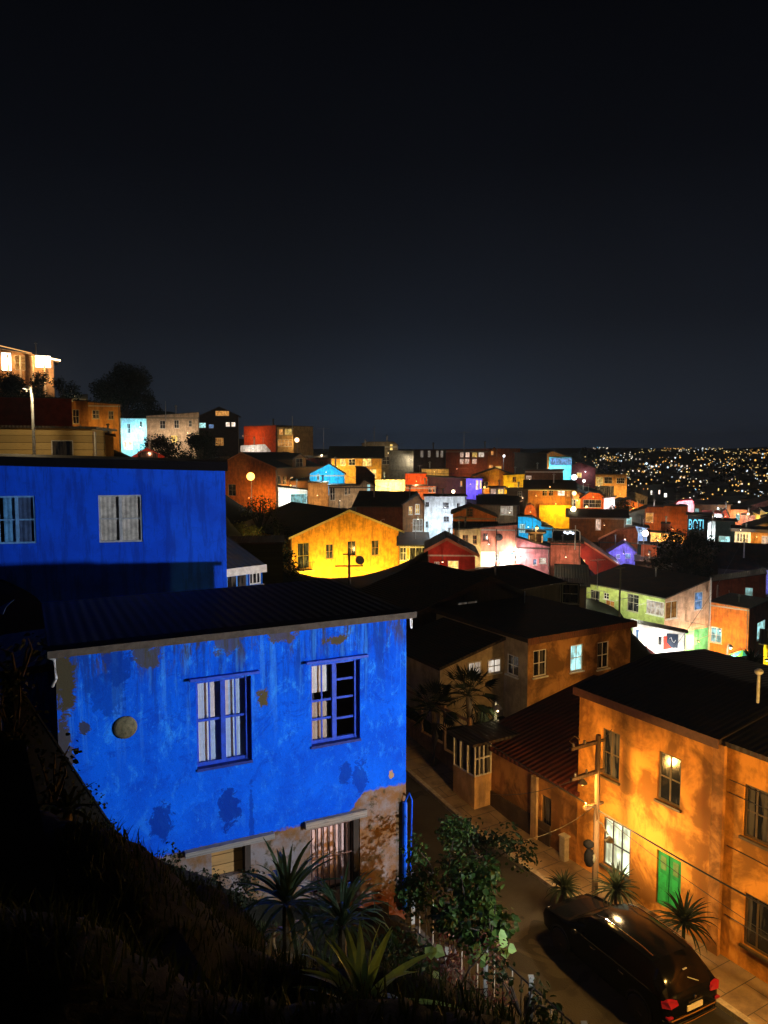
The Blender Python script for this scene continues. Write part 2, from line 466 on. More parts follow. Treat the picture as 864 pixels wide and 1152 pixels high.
    # wall lamps: (px, py, reach, colour, power)
    for k, wlp in enumerate(wl):
        px, py, reach, colr, power = wlp[:5]; reach *= kk; power *= kk*kk*(1.35 if kk > 1 else 1)
        q = loc(px, py); lb = MB()
        z = q.z; x = q.x
        lb.tube([(x, .02, z-.1), (x, -.1, z+.12), (x, -reach*.9, z+.2), (x, -reach, z+.14)], .022, 6)
        lb.lathe([(.03*kk, .12), (.06*kk, .1), (.15*kk, .03), (.16*kk, 0)], (x, -reach, z), 10)
        lo = lb.build('wall_lamp', METAL, root)
        bb = MB(); bb.sphere((x, -reach, z-.01), .07, 8); bb.build('bulb', emis(tuple(colr), 12), lo)
        light('lamp_light', (x, -reach, z-.16), colr, power, lo, .1)
    if ctrl:
        for fx in (0, .5, 1):
            for fy in (0, 1):
                p = P0+a*(fx*W)-n*(fy*D); CTRL.append((p.x, p.y, zb-.4-1.6*(kk-1)))
    info = dict(k=kk, root=root, P0=P0, a=a, n=n, W=W, H=Hh, D=D, loc=loc, T=T, rot=rot, hF=hF, placed=placed, prof=prof)
    if key: HOUSES[key] = info
    ALLH.append((root, label, x0, yt, x1, yb, view, info))
    return info
ROOFD = corru((.03,.028,.027), .2, .4)
ROOFR = corru((.085,.03,.022), .2, .6)
ROOFG = corru((.07,.075,.078), .2, .5)
ROOFB = corru((.045,.03,.02), .2, .5)
# ------------------------------------------------------------------ blue house in front
def blue_mat(spots, zlow, zhi, dark=1.0):
    m, nt, out = newmat('weathered_blue_plaster'); g = G(nt); o = g.obj()
    sp = g.n('ShaderNodeSeparateXYZ'); g.l(o, sp.inputs[0]); X, Z = sp.outputs[0], sp.outputs[2]
    n1 = g.noise(o, .9, 8, .62); n2 = g.noise(o, 7, 7, .7); n3 = g.noise(o, 38, 4, .7)
    stv = g.noise(g.mapv(o, (3.2, 3.2, .28)), 1.4, 8, .72)
    base = g.mix(g.step(n1, .33, .7), (.0, .1*dark, .8*dark), (.0, .062*dark, .6*dark))
    light = g.math('MULTIPLY', g.step(g.noise(g.mapv(o, (1,1,.55)), 3.1, 10, .78, .5), .52, .64), g.math('MULTIPLY_ADD', g.step(Z, zhi-4, zhi-.8), .75, .25))
    base = g.mix(g.math('MULTIPLY', light, .6), base, (.03, .3*dark, 1.0*dark))
    base = g.mix(g.math('MULTIPLY', g.step(n2, .56, .7), .55), base, (.001, .035, .42)); base = g.mix(g.math('MULTIPLY', g.step(g.noise(o, 1.7, 10, .8, .8), .5, .6), g.math('MULTIPLY_ADD', g.step(Z, zhi-4.5, zhi-1), .55, .2)), base, (.0, .045, .5))
    # paler run marks and darker drips below the eave
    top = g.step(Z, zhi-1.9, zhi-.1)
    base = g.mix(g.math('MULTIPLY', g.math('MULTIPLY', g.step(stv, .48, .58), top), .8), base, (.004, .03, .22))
    stv2 = g.noise(g.mapv(o, (4.1, 4.1, .22), (3, 0, 9)), 1.2, 7, .72)
    base = g.mix(g.math('MULTIPLY', g.math('MULTIPLY', g.step(stv2, .52, .6), g.step(Z, zhi-2.6, zhi-.6)), .32), base, (.05,.3,.92)); fs = g.noise(o, 30, 8, .85); base = g.mix(g.math('MULTIPLY', g.step(fs, .53, .62), .5), base, (.0,.03,.33)); base = g.mix(g.math('MULTIPLY', g.step(g.noise(g.mapv(o,(1,1,.6),(5,5,5)), 8, 10, .85, 1), .55, .64), .55), base, (.02,.2,.85))
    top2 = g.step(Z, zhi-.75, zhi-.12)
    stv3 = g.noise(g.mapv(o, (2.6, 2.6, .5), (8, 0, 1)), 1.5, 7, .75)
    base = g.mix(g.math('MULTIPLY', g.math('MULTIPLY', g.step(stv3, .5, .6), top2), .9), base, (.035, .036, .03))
    nw = g.noise(o, 3.4, 10, .78, .6); wob = g.math('ADD', g.math('MULTIPLY', g.math('SUBTRACT', nw, .5), 2.6), g.math('MULTIPLY', g.math('SUBTRACT', n2, .5), .7))
    for (cx, cz, rx, rz, c, amt) in spots:
        dx = g.math('DIVIDE', g.math('SUBTRACT', X, cx), rx); dz = g.math('DIVIDE', g.math('SUBTRACT', Z, cz), rz)
        d = g.math('SQRT', g.math('ADD', g.math('MULTIPLY', dx, dx), g.math('MULTIPLY', dz, dz)))
        d = g.math('ADD', d, g.math('MULTIPLY', wob, 1.5))
        k = g.math('MULTIPLY', g.step(d, 1.15, .85) if False else g.math('SUBTRACT', 1.0, g.step(d, .8, .98)), amt)
        base = g.mix(k, base, c)
    if zlow is not None:
        # plaster fallen off the lower wall: bare render, higher towards the right corner
        lim = g.math('ADD', zlow, g.math('MULTIPLY', g.step(X, 5.25, 5.75), .42))
        lim = g.math('ADD', lim, g.math('MULTIPLY', g.math('SUBTRACT', n2, .5), .25))
        k = g.math('SUBTRACT', 1.0, g.step(g.math('SUBTRACT', Z, lim), -.03, .03))
        raw = g.mix(g.step(g.noise(o, 1.6, 7, .7), .4, .62), (.15,.075,.03), (.17,.15,.16))
        raw = g.mix(g.step(g.noise(o, 4.5, 6, .7), .52, .66), raw, (.05,.04,.022))
        raw = g.mix(g.math('SUBTRACT', 1.0, g.step(g.math('ADD', Z, g.math('MULTIPLY', n1, .5)), .9, 1.3)), raw, (.12,.04,.02))
        base = g.mix(k, base, raw)
    g.bsdf(out, base, .82, g.math('ADD', g.math('MULTIPLY', n1, 2), g.math('ADD', n2, g.math('MULTIPLY', n3, .4))), .45, .08)
    return m
blue_trim = plain((.004,.05,.5), .55, 0, .35, .3, 8)
blue_trim_d = plain((.003,.02,.2), .6, 0, .3, .3, 8)
coping_m = plaster((.06,.05,.042), 1.0, 5)

hb = H('blue_house', 'peeling bright blue house with two blue casement windows and a barred lower window', 'p',
       62, 457, 738, 1040, 12.64, 15.5, 4.35, ('px', [(62,738),(457,694)]), blue_trim, corru((.02,.02,.02), .2, .5),
       wins=[(221,764,283,860,'hole'), (350,745,405,835,'hole'), (349,924,405,1002,'hole'), (238,952,282,985,'hole')], key='blue', ov=.1, base=-10.1, ctrl=False, thick=.1)
br = hb['root']; W_, H_ = hb['W'], hb['H']
loc = hb['loc']
def L2(px, py): q = loc(px, py); return q.x, q.z
spots = []
for px, py, rx, rz, c, amt in [(182,925,.22,.36,(.0,.02,.25),.8), (258,910,.2,.42,(.0,.02,.25),.85), (295,786,.13,.2,(.07,.06,.03),1), (378,720,.26,.1,(.06,.05,.03),1),
        (72,765,.2,.62,(.045,.04,.025),1), (72,835,.15,.5,(.045,.04,.025),.95), (95,817,.1,.14,(.03,.03,.02),.9), (388,868,.15,.22,(.0,.02,.25),.7), (405,875,.16,.4,(.0,.02,.28),.7),
        (165,738,.25,.25,(.05,.05,.035),.9), (255,722,.3,.22,(.05,.05,.035),.8), (318,715,.28,.16,(.06,.05,.03),.9), (440,872,.05,.12,(.3,.2,.12),1), (283,930,.05,.8,(.0,.02,.25),.6), (130,748,.3,.3,(.0,.03,.3),.8), (120,775,.3,.5,(.0,.035,.32),.6)]:
    x, z = L2(px, py); spots.append((x, z, rx, rz, c, amt))
zl = L2(400, 915)[1]
bm_ = blue_mat(spots, zl, H_)
for ch in br.children:
    if ch.name.startswith('wall'): ch.data.materials[0] = bm_
rc = [p[1] for p in hb['placed']]
# coping slab with moss along the eave
hL, hR = hb['prof'][0][1], hb['prof'][-1][1]
mb = MB(); mb.prism([(-.12, hL+.0), (W_+.16, hR+.0), (W_+.16, hR+.125), (-.12, hL+.125)], 'y', -.16, .25)
mb.build('coping', coping_m, br)
# casements
def casement(rect, rows_l, rows_r, curtain, k=.1, pale=(.62,.5,.5)):
    a, b, c, d = rect; mb = MB(); t = .055
    # the casements stand in the left of the opening; the deep right reveal stays open
    mb.box(a, a+t, k, k+.06, c, d); mb.box(b-t*1.6, b, k-.02, k+.06, c, d); mb.box(a+t, b-t*1.6, k, k+.06, c, c+t*1.2); mb.box(a+t, b-t*1.6, k, k+.06, d-t, d)
    m_ = (a+b)/2; mb.box(m_-.045, m_+.045, k-.015, k+.055, c+t*1.2, d-t)
    for (x0, x1, rows, mid) in ((a+t, m_-.045, rows_l, True), (m_+.045, b-t*1.6, rows_r, len(rows_r) < 3)):
        for r in rows if isinstance(rows, (list, tuple)) else [i/rows for i in range(1, rows)]:
            z = c+(d-c)*r; mb.box(x0, x1, k+.01, k+.045, z-.022, z+.022)
        if mid: xm = (x0+x1)/2; mb.box(xm-.014, xm+.014, k+.014, k+.04, c+t*1.2, d-t)
    f = mb.build('window', blue_trim, br)
    pn = MB(); pn.box(a+.02, b-.02, k+.026, k+.032, c+.02, d-.02); pn.build('pane', clear_glass(), f)
    for (x0, x1, z0, z1, col) in curtain:
        cm = MB(); n = int((x1-x0)/.02)+2
        for i in range(n):
            xa = x0+(x1-x0)*i/n; xb = x0+(x1-x0)*(i+1)/n
            ya = k+.09+.0045*math.sin(xa*37)+.0015*math.sin(xa*97); yb = k+.09+.0045*math.sin(xb*37)+.0015*math.sin(xb*97)
            cm.face([(xa, ya, z0), (xb, yb, z0), (xb, yb, z1), (xa, ya, z1)])
        cm.build('curtain', plain(col, .9, 0, .1, .15, 9), f, smooth=True)
    # lintel ledge and sill
    lb = MB(); lb.box(a-.12, b+.14, -.11, -.002, d+.05, d+.1); lb.build('lintel', blue_trim, f)
    sb_ = MB(); sb_.box(a-.01, b+.01, -.03, k-.004, c-.05, c+.002); sb_.build('sill', blue_trim_d, f)
    return f
a, b, c, d = rc[0]
casement(rc[0], [.53], [.53], [(a, a+(b-a)*.3, c-.05, d+.05, (.5,.56,.7)), (a+(b-a)*.3, a+(b-a)*.62, c+(d-c)*.5, d+.05, (.66,.55,.56)), (a+(b-a)*.3, a+(b-a)*.62, c-.05, c+(d-c)*.5, (.4,.5,.72)), (a+(b-a)*.62, b, c-.05, d+.05, (.42,.52,.72))])
a, b, c, d = rc[1]
casement(rc[1], [.53,.3], [.27,.53,.76], [(a-.05, a+(b-a)*.42, c+(d-c)*.62, d+.05, (.66,.6,.56)), (a-.05, a+(b-a)*.42, c-.05, c+(d-c)*.5, (.45,.33,.25))])
# room behind: dark partition so that no light leaks through
mb = MB(); mb.box(.15, W_-.15, .9, 1.0, 0, H_-.1); mb.build('inner_wall', plain((.05,.045,.05), .9), br)
# barred lower window with timber lintel
a, b, c, d = rc[2]
mb = MB(); mb.box(a, b-.12, .2, .23, c, d); f = mb.build('window', plain((.55,.36,.33), .8, 0, .2, .35, 3), br)
mb = MB()
for i in range(8):
    x = a+.05+(b-.2-a)*i/7; mb.tube([(x, .05, c), (x, .05, d)], .014, 6)
for z in (c+.1, c+(d-c)*.5, d-.08): mb.box(a, b-.1, .035, .05, z-.012, z+.012)
mb.build('window_bars', plain((.1,.05,.04), .6), f)
mb = MB(); mb.box(b-.14, b-.02, .0, .3, c, d); mb.build('reveal_shade', plain((.02,.015,.012), .9), f)  # near-black strip: shade of the right reveal put into its colour
mb = MB(); mb.box(a-.12, b+.12, -.1, .02, d+.0, d+.14); mb.build('lintel', clap((.24,.2,.17), .05), f)
a, b, c, d = rc[3]
mb = MB(); mb.box(a-.3, b, .15, .18, c-.2, d); f = mb.build('window', clap((.3,.17,.06), .2), br)
mb = MB(); mb.box(b-.12, b-.01, -.05, .3, c-.3, d); mb.build('reveal_shade', plain((.03,.02,.015), .9), f)  # right reveal again, its shade painted as a dark strip
mb = MB(); mb.box(a-.5, b+.45, -.13, .02, d+.02, d+.12); mb.build('lintel', clap((.2,.18,.17), .05), f)
# round rusty vent cover, downpipes, ring
x, z = L2(141, 818)
mb = MB(); mb.lathe([(.2, 0), (.2, -.03), (.17, -.05), (.06, -.07), (.01, -.07)], (x, 0, z), 20, axis='y')
mb.build('vent_cover', plain((.09,.085,.05), .7, .3, .4, .5, 14), br, smooth=False)
mb = MB(); mb.tube([(-.12, -.1, H_+.02), (-.02, -.12, H_-.03), (.0, -.12, H_-.35), (-.06, -.04, H_-.5)], .028, 8); mb.tube([(-.15,-.1,H_+.03),(.2,-.1,H_+.05)], .03, 8)
mb.build('gutter_pipe', plain((.6,.62,.66), .35, .5), br)
mb = MB(); th = [i*2*PI/14 for i in range(15)]
mb.tube([(W_+.1+.02*math.cos(t), -.02+.07*math.sin(t)*.2, hR-.12+.12*math.sin(t)) for t in th], .014, 6, cap=False); mb.build('cable_ring', plain((.7,.7,.72), .4), br)
mb = MB(); mb.tube([(W_-.06, -.07, 2.75), (W_-.06, -.07, .4)], .055, 10); mb.tube([(W_-.06, -.07, 2.75), (W_+.02, -.12, 2.95), (W_+.12, -.05, 2.75), (W_+.1, -.03, 1.2)], .02, 6)
mb.build('downpipe', plain((.0,.09,.75), .4), br)
# lower blue annex on the left
P = hb['P0']
an = H('side_annex', 'low blue annex wall joined to the left corner of the peeling blue house', 'p', -60, 64, 772, 1000, 13.2, 13.5, 3.2,
       ('px', [(-60,772),(64,753)]), None, corru((.02,.02,.02), .2, .5), ov=.08, base=-8.0, ctrl=False, cat='annex')
for ch in an['root'].children:
    if ch.name.startswith('wall'): ch.data.materials[0] = blue_mat([], None, an['H'], .9)

# second blue house
b2 = H('blue_house', 'smooth deep blue flat roofed house with two windows, behind the peeling blue house', 'p', -70, 253, 517, 690, 20.84, 22.4, 7,
       ('px', [(-70,518),(253,526)]), None, corru((.02,.02,.025), .2, .3), wins=[(-24,558,40,612,'hole'), (111,557,160,610,'hole')], ov=.08, ctrl=False, base=-6.2, fascia=plain((.002,.002,.004), .8, 0, .1), key='b2')
for ch in b2['root'].children:
    if ch.name.startswith('wall'):
        m, nt, out = newmat('blue_plaster'); g = G(nt); o = g.obj()
        n1 = g.noise(o, .8, 7, .6); n2 = g.noise(o, 9, 6, .7); s1 = g.noise(g.mapv(o, (3,3,.4)), 1.3, 6, .7)
        c_ = g.mix(g.step(n1, .35, .7), (.0,.075,.8), (.0,.05,.6)); c_ = g.mix(g.math('MULTIPLY', g.step(s1, .47, .6), .6), c_, (.0,.03,.36)); c_ = g.mix(g.math('MULTIPLY', g.step(g.noise(o, 2.4, 10, .8, .7), .52, .62), .4), c_, (.0,.035,.42)); c_ = g.mix(g.math('MULTIPLY', g.step(g.noise(o, 16, 8, .85), .57, .66), .4), c_, (.02,.16,.8))
        c_ = g.mix(g.math('MULTIPLY', g.step(n2, .66, .76), .5), c_, (.08,.3,.9))
        g.bsdf(out, c_, .85, n2, .2, .2); ch.data.materials[0] = m
fr2 = [plain((.12,.3,.62), .5), plain((.36,.38,.42), .5)]
for i, pl in enumerate(b2['placed']):
    a, b, c, d = pl[1]
    mb = MB(); k = .03; t = .05
    mb.box(a, a+t, k, k+.06, c, d); mb.box(b-t, b, k, k+.06, c, d); mb.box(a+t, b-t, k, k+.06, c, c+t); mb.box(a+t, b-t, k, k+.06, d-t, d)
    nc = 2 if i else 3
    for j in range(1, nc): x = a+(b-a)*j/nc; mb.box(x-.04, x+.04, k-.01, k+.05, c+t, d-t)
    mb.box(a+t, b-t, k+.01, k+.045, (c+d)/2-.02, (c+d)/2+.02)
    f = mb.build('window', fr2[i], b2['root'])
    pn = MB(); pn.box(a+.02, b-.02, k+.025, k+.03, c+.02, d-.02); pn.build('pane', clear_glass(), f)
    cm = MB(); n = 60
    segs = [(a, b, (.5,.46,.42))] if i else [(a, a+(b-a)*.28, (.12,.22,.4)), (a+(b-a)*.42, a+(b-a)*.62, (.1,.3,.6)), (a+(b-a)*.66, b, (.05,.09,.2))]
    for (x0, x1, cc) in segs:
        cm = MB()
        for q in range(n):
            xa = x0+(x1-x0)*q/n; xb = x0+(x1-x0)*(q+1)/n; ya = k+.08+.006*math.sin(xa*50); yb = k+.08+.006*math.sin(xb*50)
            cm.face([(xa, ya, c), (xb, yb, c), (xb, yb, d), (xa, ya, d)])
        cm.build('curtain', plain(cc, .9, 0, .1, .35, 5), f, smooth=True)
    cm = MB(); cm.box(a, b, k+.2, k+.22, c, d); cm.build('inner_blind', plain((.02,.02,.03), .9), f)
# small blue lean-to with white framed glazing, right of it
H('blue_lean_to', 'small blue lean-to with white framed glazing and grey roof beside the deep blue house', 'c2', 76, 225, 706, 800, 25, 26, 4, ('py', [(0,0),(1,1.2)]),
  plaster((.0,.1,.6), .4), ROOFG, wins=[(176,705,222,752,'d','f',{'fm':WHITE,'cols':3,'rows':1}), (86,712,172,770,'d','f',{'fm':plain((.02,.2,.7),.5),'cols':2,'rows':1})], base=-7.6, ctrl=False, cat='lean-to', fascia=WHITE, ov=.1)

# ------------------------------------------------------------------ street
def zs(s): return ZS+max(0, s-3)*.12
road_m = None
def street_mats():
    m, nt, out = newmat('asphalt'); g = G(nt); o = g.obj()
    n1 = g.noise(o, .35, 8, .65); n2 = g.noise(o, 22, 5, .7)
    pt = g.step(g.noise(o, .5, 3, .4, 1.5), .56, .575); c = g.mix(g.step(n1, .4, .65), (.036,.033,.03), (.018,.017,.016)); c = g.mix(pt, c, (.013,.012,.012)); c = g.mix(g.math('MULTIPLY', g.step(n2, .55, .7), .3), c, (.06,.055,.05))
    g.bsdf(out, c, .78, n2, .4, .3)
    m2, nt, out = newmat('concrete_paving'); g = G(nt); o = g.obj()
    n1 = g.noise(o, .8, 8, .65); n2 = g.noise(o, 14, 5, .7)
    mp = g.n('ShaderNodeMapping'); g.l(o, mp.inputs[0]); mp.inputs['Rotation'].default_value = (0,0,-math.atan2(.511,.8596)); mp.inputs['Scale'].default_value = (1,1,1)
    bk = g.n('ShaderNodeTexBrick'); g.l(mp.outputs[0], bk.inputs[0]); bk.inputs['Scale'].default_value = 1; bk.inputs['Brick Width'].default_value = 1.5; bk.inputs['Row Height'].default_value = .74
    bk.inputs['Mortar Size'].default_value = .012; bk.offset = .5
    c = g.mix(g.step(n1, .38, .68), (.24,.17,.1), (.1,.07,.045)); c = g.mix(bk.outputs['Fac'], c, (.04,.035,.03)); c = g.mix(g.math('MULTIPLY', g.step(n2, .6, .72), .6), c, (.07,.06,.05))
    g.bsdf(out, c, .8, n2, .35, .3)
    return m, m2
road_m, pave_m = street_mats()
def strip(name, mat, q0, q1, dz, s0=-24, s1=34, side=False, drop=.3):
    mb = MB(); S = [s0+(s1-s0)*i/58 for i in range(59)]
    for a, b in zip(S[:-1], S[1:]):
        A, B = zs(a)+dz, zs(b)+dz
        mb.face([st(a, q0, A), st(a, q1, A), st(b, q1, B), st(b, q0, B)])
        if side:
            mb.face([st(a, q0, A-drop), st(a, q0, A), st(b, q0, B), st(b, q0, B-drop)]); mb.face([st(a, q1, A), st(a, q1, A-drop), st(b, q1, B-drop), st(b, q1, B)])
    o = mb.build(name, mat); return o
tag(strip('road', road_m, -9.45, -1.6, 0), kind='structure')
tag(strip('pavement', pave_m, -1.42, .4, .125), kind='structure')
tag(strip('kerb', plaster((.3,.26,.2), .5, 3), -1.6, -1.42, .13, side=True), kind='structure')

# low retaining wall below the garden with railing
rot_u = math.atan2(U.y, U.x)
mb = MB()
rw = empty('retaining_wall', st(-10, -9.6, ZS), 0, 'tall dark stone retaining wall under the garden railing, along the road', 'retaining wall')
mb = MB(); a_, b_ = st(-22, -9.75)-rw.location, st(-4.9, -9.75)-rw.location; c_, d_ = st(-4.9, -9.48)-rw.location, st(-22, -9.48)-rw.location
mb.prism([(a_.x, a_.y), (b_.x, b_.y), (c_.x, c_.y), (d_.x, d_.y)], 'z', -.6, 3.75); mb.build('wall', plaster((.09,.08,.07), .9), rw)
mb = MB(); a_, b_ = st(-22, -9.82)-rw.location, st(-4.9, -9.82)-rw.location; c_, d_ = st(-4.9, -9.42)-rw.location, st(-22, -9.42)-rw.location
mb.prism([(a_.x, a_.y), (b_.x, b_.y), (c_.x, c_.y), (d_.x, d_.y)], 'z', 3.752, 3.86); mb.build('coping', plaster((.12,.11,.1), .9), rw)
ZT = ZS+3.86
fence = empty('garden_railing', st(-8, -9.6, ZT), 0, 'white metal railing with thin upright bars along the garden edge above the road', 'railing')
s = -5.0; k = 0; barm = plain((.6,.6,.57), .45, .2); dkm = plain((.06,.06,.055), .5, .3)
while s > -13.5:
    p = st(s, -9.6, ZT)-fence.location
    if k % 5 == 0:
        mb = MB(); mb.box(p.x-.035, p.x+.035, p.y-.035, p.y+.035, 0, 1.2); mb.box(p.x-.045, p.x+.045, p.y-.045, p.y+.045, 1.202, 1.23); mb.build('post', barm, fence)
    else:
        mb = MB(); mb.tube([(p.x, p.y, .08), (p.x, p.y, 1.08)], .014, 6); mb.build('bar', barm if k % 2 else dkm, fence)
    s -= .235; k += 1
mb = MB(); a_ = st(-4.95, -9.6, ZT)-fence.location; b_ = st(-13.5, -9.6, ZT)-fence.location
for z in (.08, 1.07): mb.tube([(a_.x, a_.y, z), (b_.x, b_.y, z)], .018, 6)
mb.build('rail', dkm, fence)

# ------------------------------------------------------------------ yellow street houses
ochre = None
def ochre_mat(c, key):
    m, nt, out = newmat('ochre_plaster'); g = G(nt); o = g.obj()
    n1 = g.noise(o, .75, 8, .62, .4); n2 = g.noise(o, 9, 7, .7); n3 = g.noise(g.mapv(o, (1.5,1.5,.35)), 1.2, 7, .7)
    col = g.mix(g.step(n1, .42, .58), c, mul(c, .36)); col = g.mix(g.math('MULTIPLY', g.step(n3, .5, .66), .65), col, (c[0]*.38, c[1]*.3, c[2]*.3))  # large dark blotches put patchy tree and wire shadow into the plaster colour
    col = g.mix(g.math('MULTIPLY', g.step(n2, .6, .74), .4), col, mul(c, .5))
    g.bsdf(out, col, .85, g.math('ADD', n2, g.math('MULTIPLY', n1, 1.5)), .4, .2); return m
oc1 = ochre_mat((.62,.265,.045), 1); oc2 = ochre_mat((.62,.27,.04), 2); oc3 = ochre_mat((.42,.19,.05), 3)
dkframe = plain((.07,.045,.02), .6)
zt1 = at(648, 777, 24).z
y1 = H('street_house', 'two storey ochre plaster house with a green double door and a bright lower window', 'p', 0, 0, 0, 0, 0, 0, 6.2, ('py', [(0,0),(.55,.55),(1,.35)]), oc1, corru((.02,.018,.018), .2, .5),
  wins=[(677,822,697,876,'d','f',{'fm':dkframe}), (740,849,766,905,'d','f',{'fm':dkframe}), (678,925,709,981,'g','f',{'fm':DKFR,'cols':3,'e':.9}), (738,962,766,1024,'hole')],
  AB=(st(0,0,zt1), st(-5.0,0,zt1)), base=ZS+.1, key='y1', fascia=plain((.1,.04,.02), .7), ov=.14, ctrl=False)
a, b, c, d = y1['placed'][3][1]; c = .03
mb = MB(); g_ = plain((.01,.2,.05), .5, 0, .4, .3, 5)
mb.box(a, b, .08, .12, c, d); dr = mb.build('door', g_, y1['root'])
for i in (0, 1):
    x0 = a+(b-a)*(.5*i)+.03; x1 = x0+(b-a)*.5-.06
    mb = MB(); mb.box(x0, x1, .05, .079, c+.02, d-.02); lf = mb.build('door_leaf', g_, dr)
    mb = MB(); mb.box(x0+.07, x1-.07, .038, .0495, c+.15, c+.8); mb.box(x0+.07, x1-.07, .038, .0495, c+.95, c+1.3); mb.build('panel', plain((.015,.26,.07), .5), dr)
    mb = MB(); mb.box(x0+.09, x1-.09, .04, .0495, c+1.42, d-.14); mb.build('door_glass', plain((.12,.2,.08), .25), dr)
mb = MB(); mb.box(y1['W']-.04, y1['W']+.3, -.12, -.003, -.2, y1['H']); mb.build('pilaster', oc3, y1['root'])
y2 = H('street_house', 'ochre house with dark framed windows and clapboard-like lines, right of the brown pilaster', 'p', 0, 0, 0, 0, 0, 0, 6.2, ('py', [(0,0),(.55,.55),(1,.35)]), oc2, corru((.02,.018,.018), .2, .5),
  wins=[(836,889,878,950,'d','f',{'fm':dkframe,'cols':3}), (836,1014,880,1075,'d','f',{'fm':dkframe,'cols':3,'rows':1})],
  AB=(st(-5.02,.05,zt1-.02), st(-14,.05,zt1-.02)), base=ZS+.1, ov=.1, ctrl=False)
for z in (4.9, 4.55, 3.1, 1.2):
    mb = MB(); mb.tube([(.35, -.02, z), (4, -.02, z-.06), (8.5, -.02, z)], .012, 5); mb.build('wall_cable', BLACKM, y2['root'])
# low house with red roof
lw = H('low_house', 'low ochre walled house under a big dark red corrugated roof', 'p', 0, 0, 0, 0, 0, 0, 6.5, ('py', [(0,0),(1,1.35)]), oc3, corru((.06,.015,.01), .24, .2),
  wins=[(609,896,620,934,'D','f',{'fm':dkframe,'cols':1,'rows':1,'name':'door'})], AB=(st(5.6,0,at(648,898,24).z+.1), st(0.03,0,at(648,898,24).z)), base=ZS+.1, ov=.12, ctrl=False, key='low')
mb = MB(); mb.box(-.02, 4.4, -.06, -.003, -.3, .75); mb.build('base_shade', plaster((.07,.045,.025), .8), lw['root'])  # dark strip standing in for the shade along the wall foot
for x in (3.2, 3.62): pass
q = lw['loc'](604, 900); mb = MB(); mb.box(q.x-.14, q.x+.14, -.16, -.062, -.2, lw['H']-.05); mb.build('pilaster', plaster((.4,.26,.13), .6), lw['root'])
# enclosed porch
pc = empty('enclosed_porch', st(4.4, -.8, zs(4.4)), math.atan2(V.y, V.x), 'small glazed porch with white window frames and flat black roof on the low house', 'porch')
# local x = V direction, y = U direction
mb = MB(); mb.box(0, .79, 0, 1.35, -.2, 1.35); mb.build('wall', plaster((.5,.3,.13), .6), pc)
wf = plain((.62,.58,.5), .5)
mb = MB()
for x in (0, .2, .4, .74): mb.box(x, x+.05, 0, .05, 1.352, 2.55)
for z in (1.352, 2.0, 2.5): mb.box(.05, .74, .005, .045, z, z+.05)
for y in (.45, .9, 1.3): mb.box(0, .05, y, y+.05, 1.352, 2.55)
for z in (1.352, 2.5): mb.box(.005, .045, .05, 1.3, z, z+.05)
f = mb.build('window', wf, pc)
mb = MB(); mb.box(.06, .74, .06, .07, 1.36, 2.52); mb.box(.06, .07, .07, 1.3, 1.36, 2.52); mb.build('pane', glass_dark(), f)
mb = MB(); mb.box(-.18, 2.3, -.12, 1.55, 2.56, 2.66); mb.build('roof', corru((.02,.02,.02), .2, .3), pc)
# meter post at the end of the low wall
mp_ = empty('meter_post', st(.35, -.2, ZS+.1), rot_u, 'grey meter cabinet standing against the low wall by the ochre house corner', 'meter cabinet')
mb = MB(); mb.box(-.12, .12, -.1, .1, 0, .82); mb.build('cabinet', plain((.3,.26,.2), .5), mp_); mb = MB(); mb.box(-.15, .15, -.13, .13, .822, .87); mb.build('cap', plain((.4,.36,.3), .5), mp_)

# houses up the street
cream = plaster((.42,.34,.22), .5)
orw = ochre_mat((.42,.22,.07), 4)
A_ = at(594, 722, 35); t_ = 6.9; zt3 = A_.z
oh = H('orange_house', 'orange-brown house with three tall white framed windows, one brightly lit, cream side wall', 'p', 0, 0, 0, 0, 0, 0, 7.5, ('flat',), orw, corru((.018,.018,.018), .2, .4),
  wins=[(600,731,615,761,'d'), (642,725,656,755,'c','f',{'e':1.1}), (672,722,685,752,'d'), (570,737,583,760,'d','l')],
  AB=((A_.x, A_.y, zt3), tuple(Vector((A_.x, A_.y, zt3))+V*t_)), base=ZS-.2, sidemat=cream, ov=.2, key='oh', fascia=corru((.1,.04,.02), .14, .6), thick=.2)
H('cream_house', 'low cream house with slanting roof edge and two lit windows behind the palms', 'p', 495, 568, 753, 840, 34.6, 36.5, 5, ('px', [(495,753),(568,719)]), cream, corru((.018,.018,.018), .2, .4),
  wins=[(526,744,541,760,'w','f',{'e':.35}), (548,741,563,757,'w','f',{'e':.4})], base=ZS-.1, ov=.12)
gw = empty('garden_wall', st(9, .1, zs(9)), math.atan2(-U.y, -U.x), 'low ochre garden wall along the pavement below the palms', 'garden wall')
for i in range(5):
    mb = MB(); mb.box(-5.5+i*1.7, -5.5+(i+1)*1.7-.02, 0, .18, -.6+.2*(4-i), .55+.2*(4-i)); mb.build('wall_panel', plaster((.3,.16,.07), .7, key=str(i%2)), gw)
mb = MB()
for i in range(6): mb.box(-5.55+i*1.7, -5.45+i*1.7, .02, .12, .3, 2.4)
mb.box(-5.5, 3.0, .04, .08, 2.2, 2.3); mb.build('post', plain((.25,.14,.07), .7), gw)

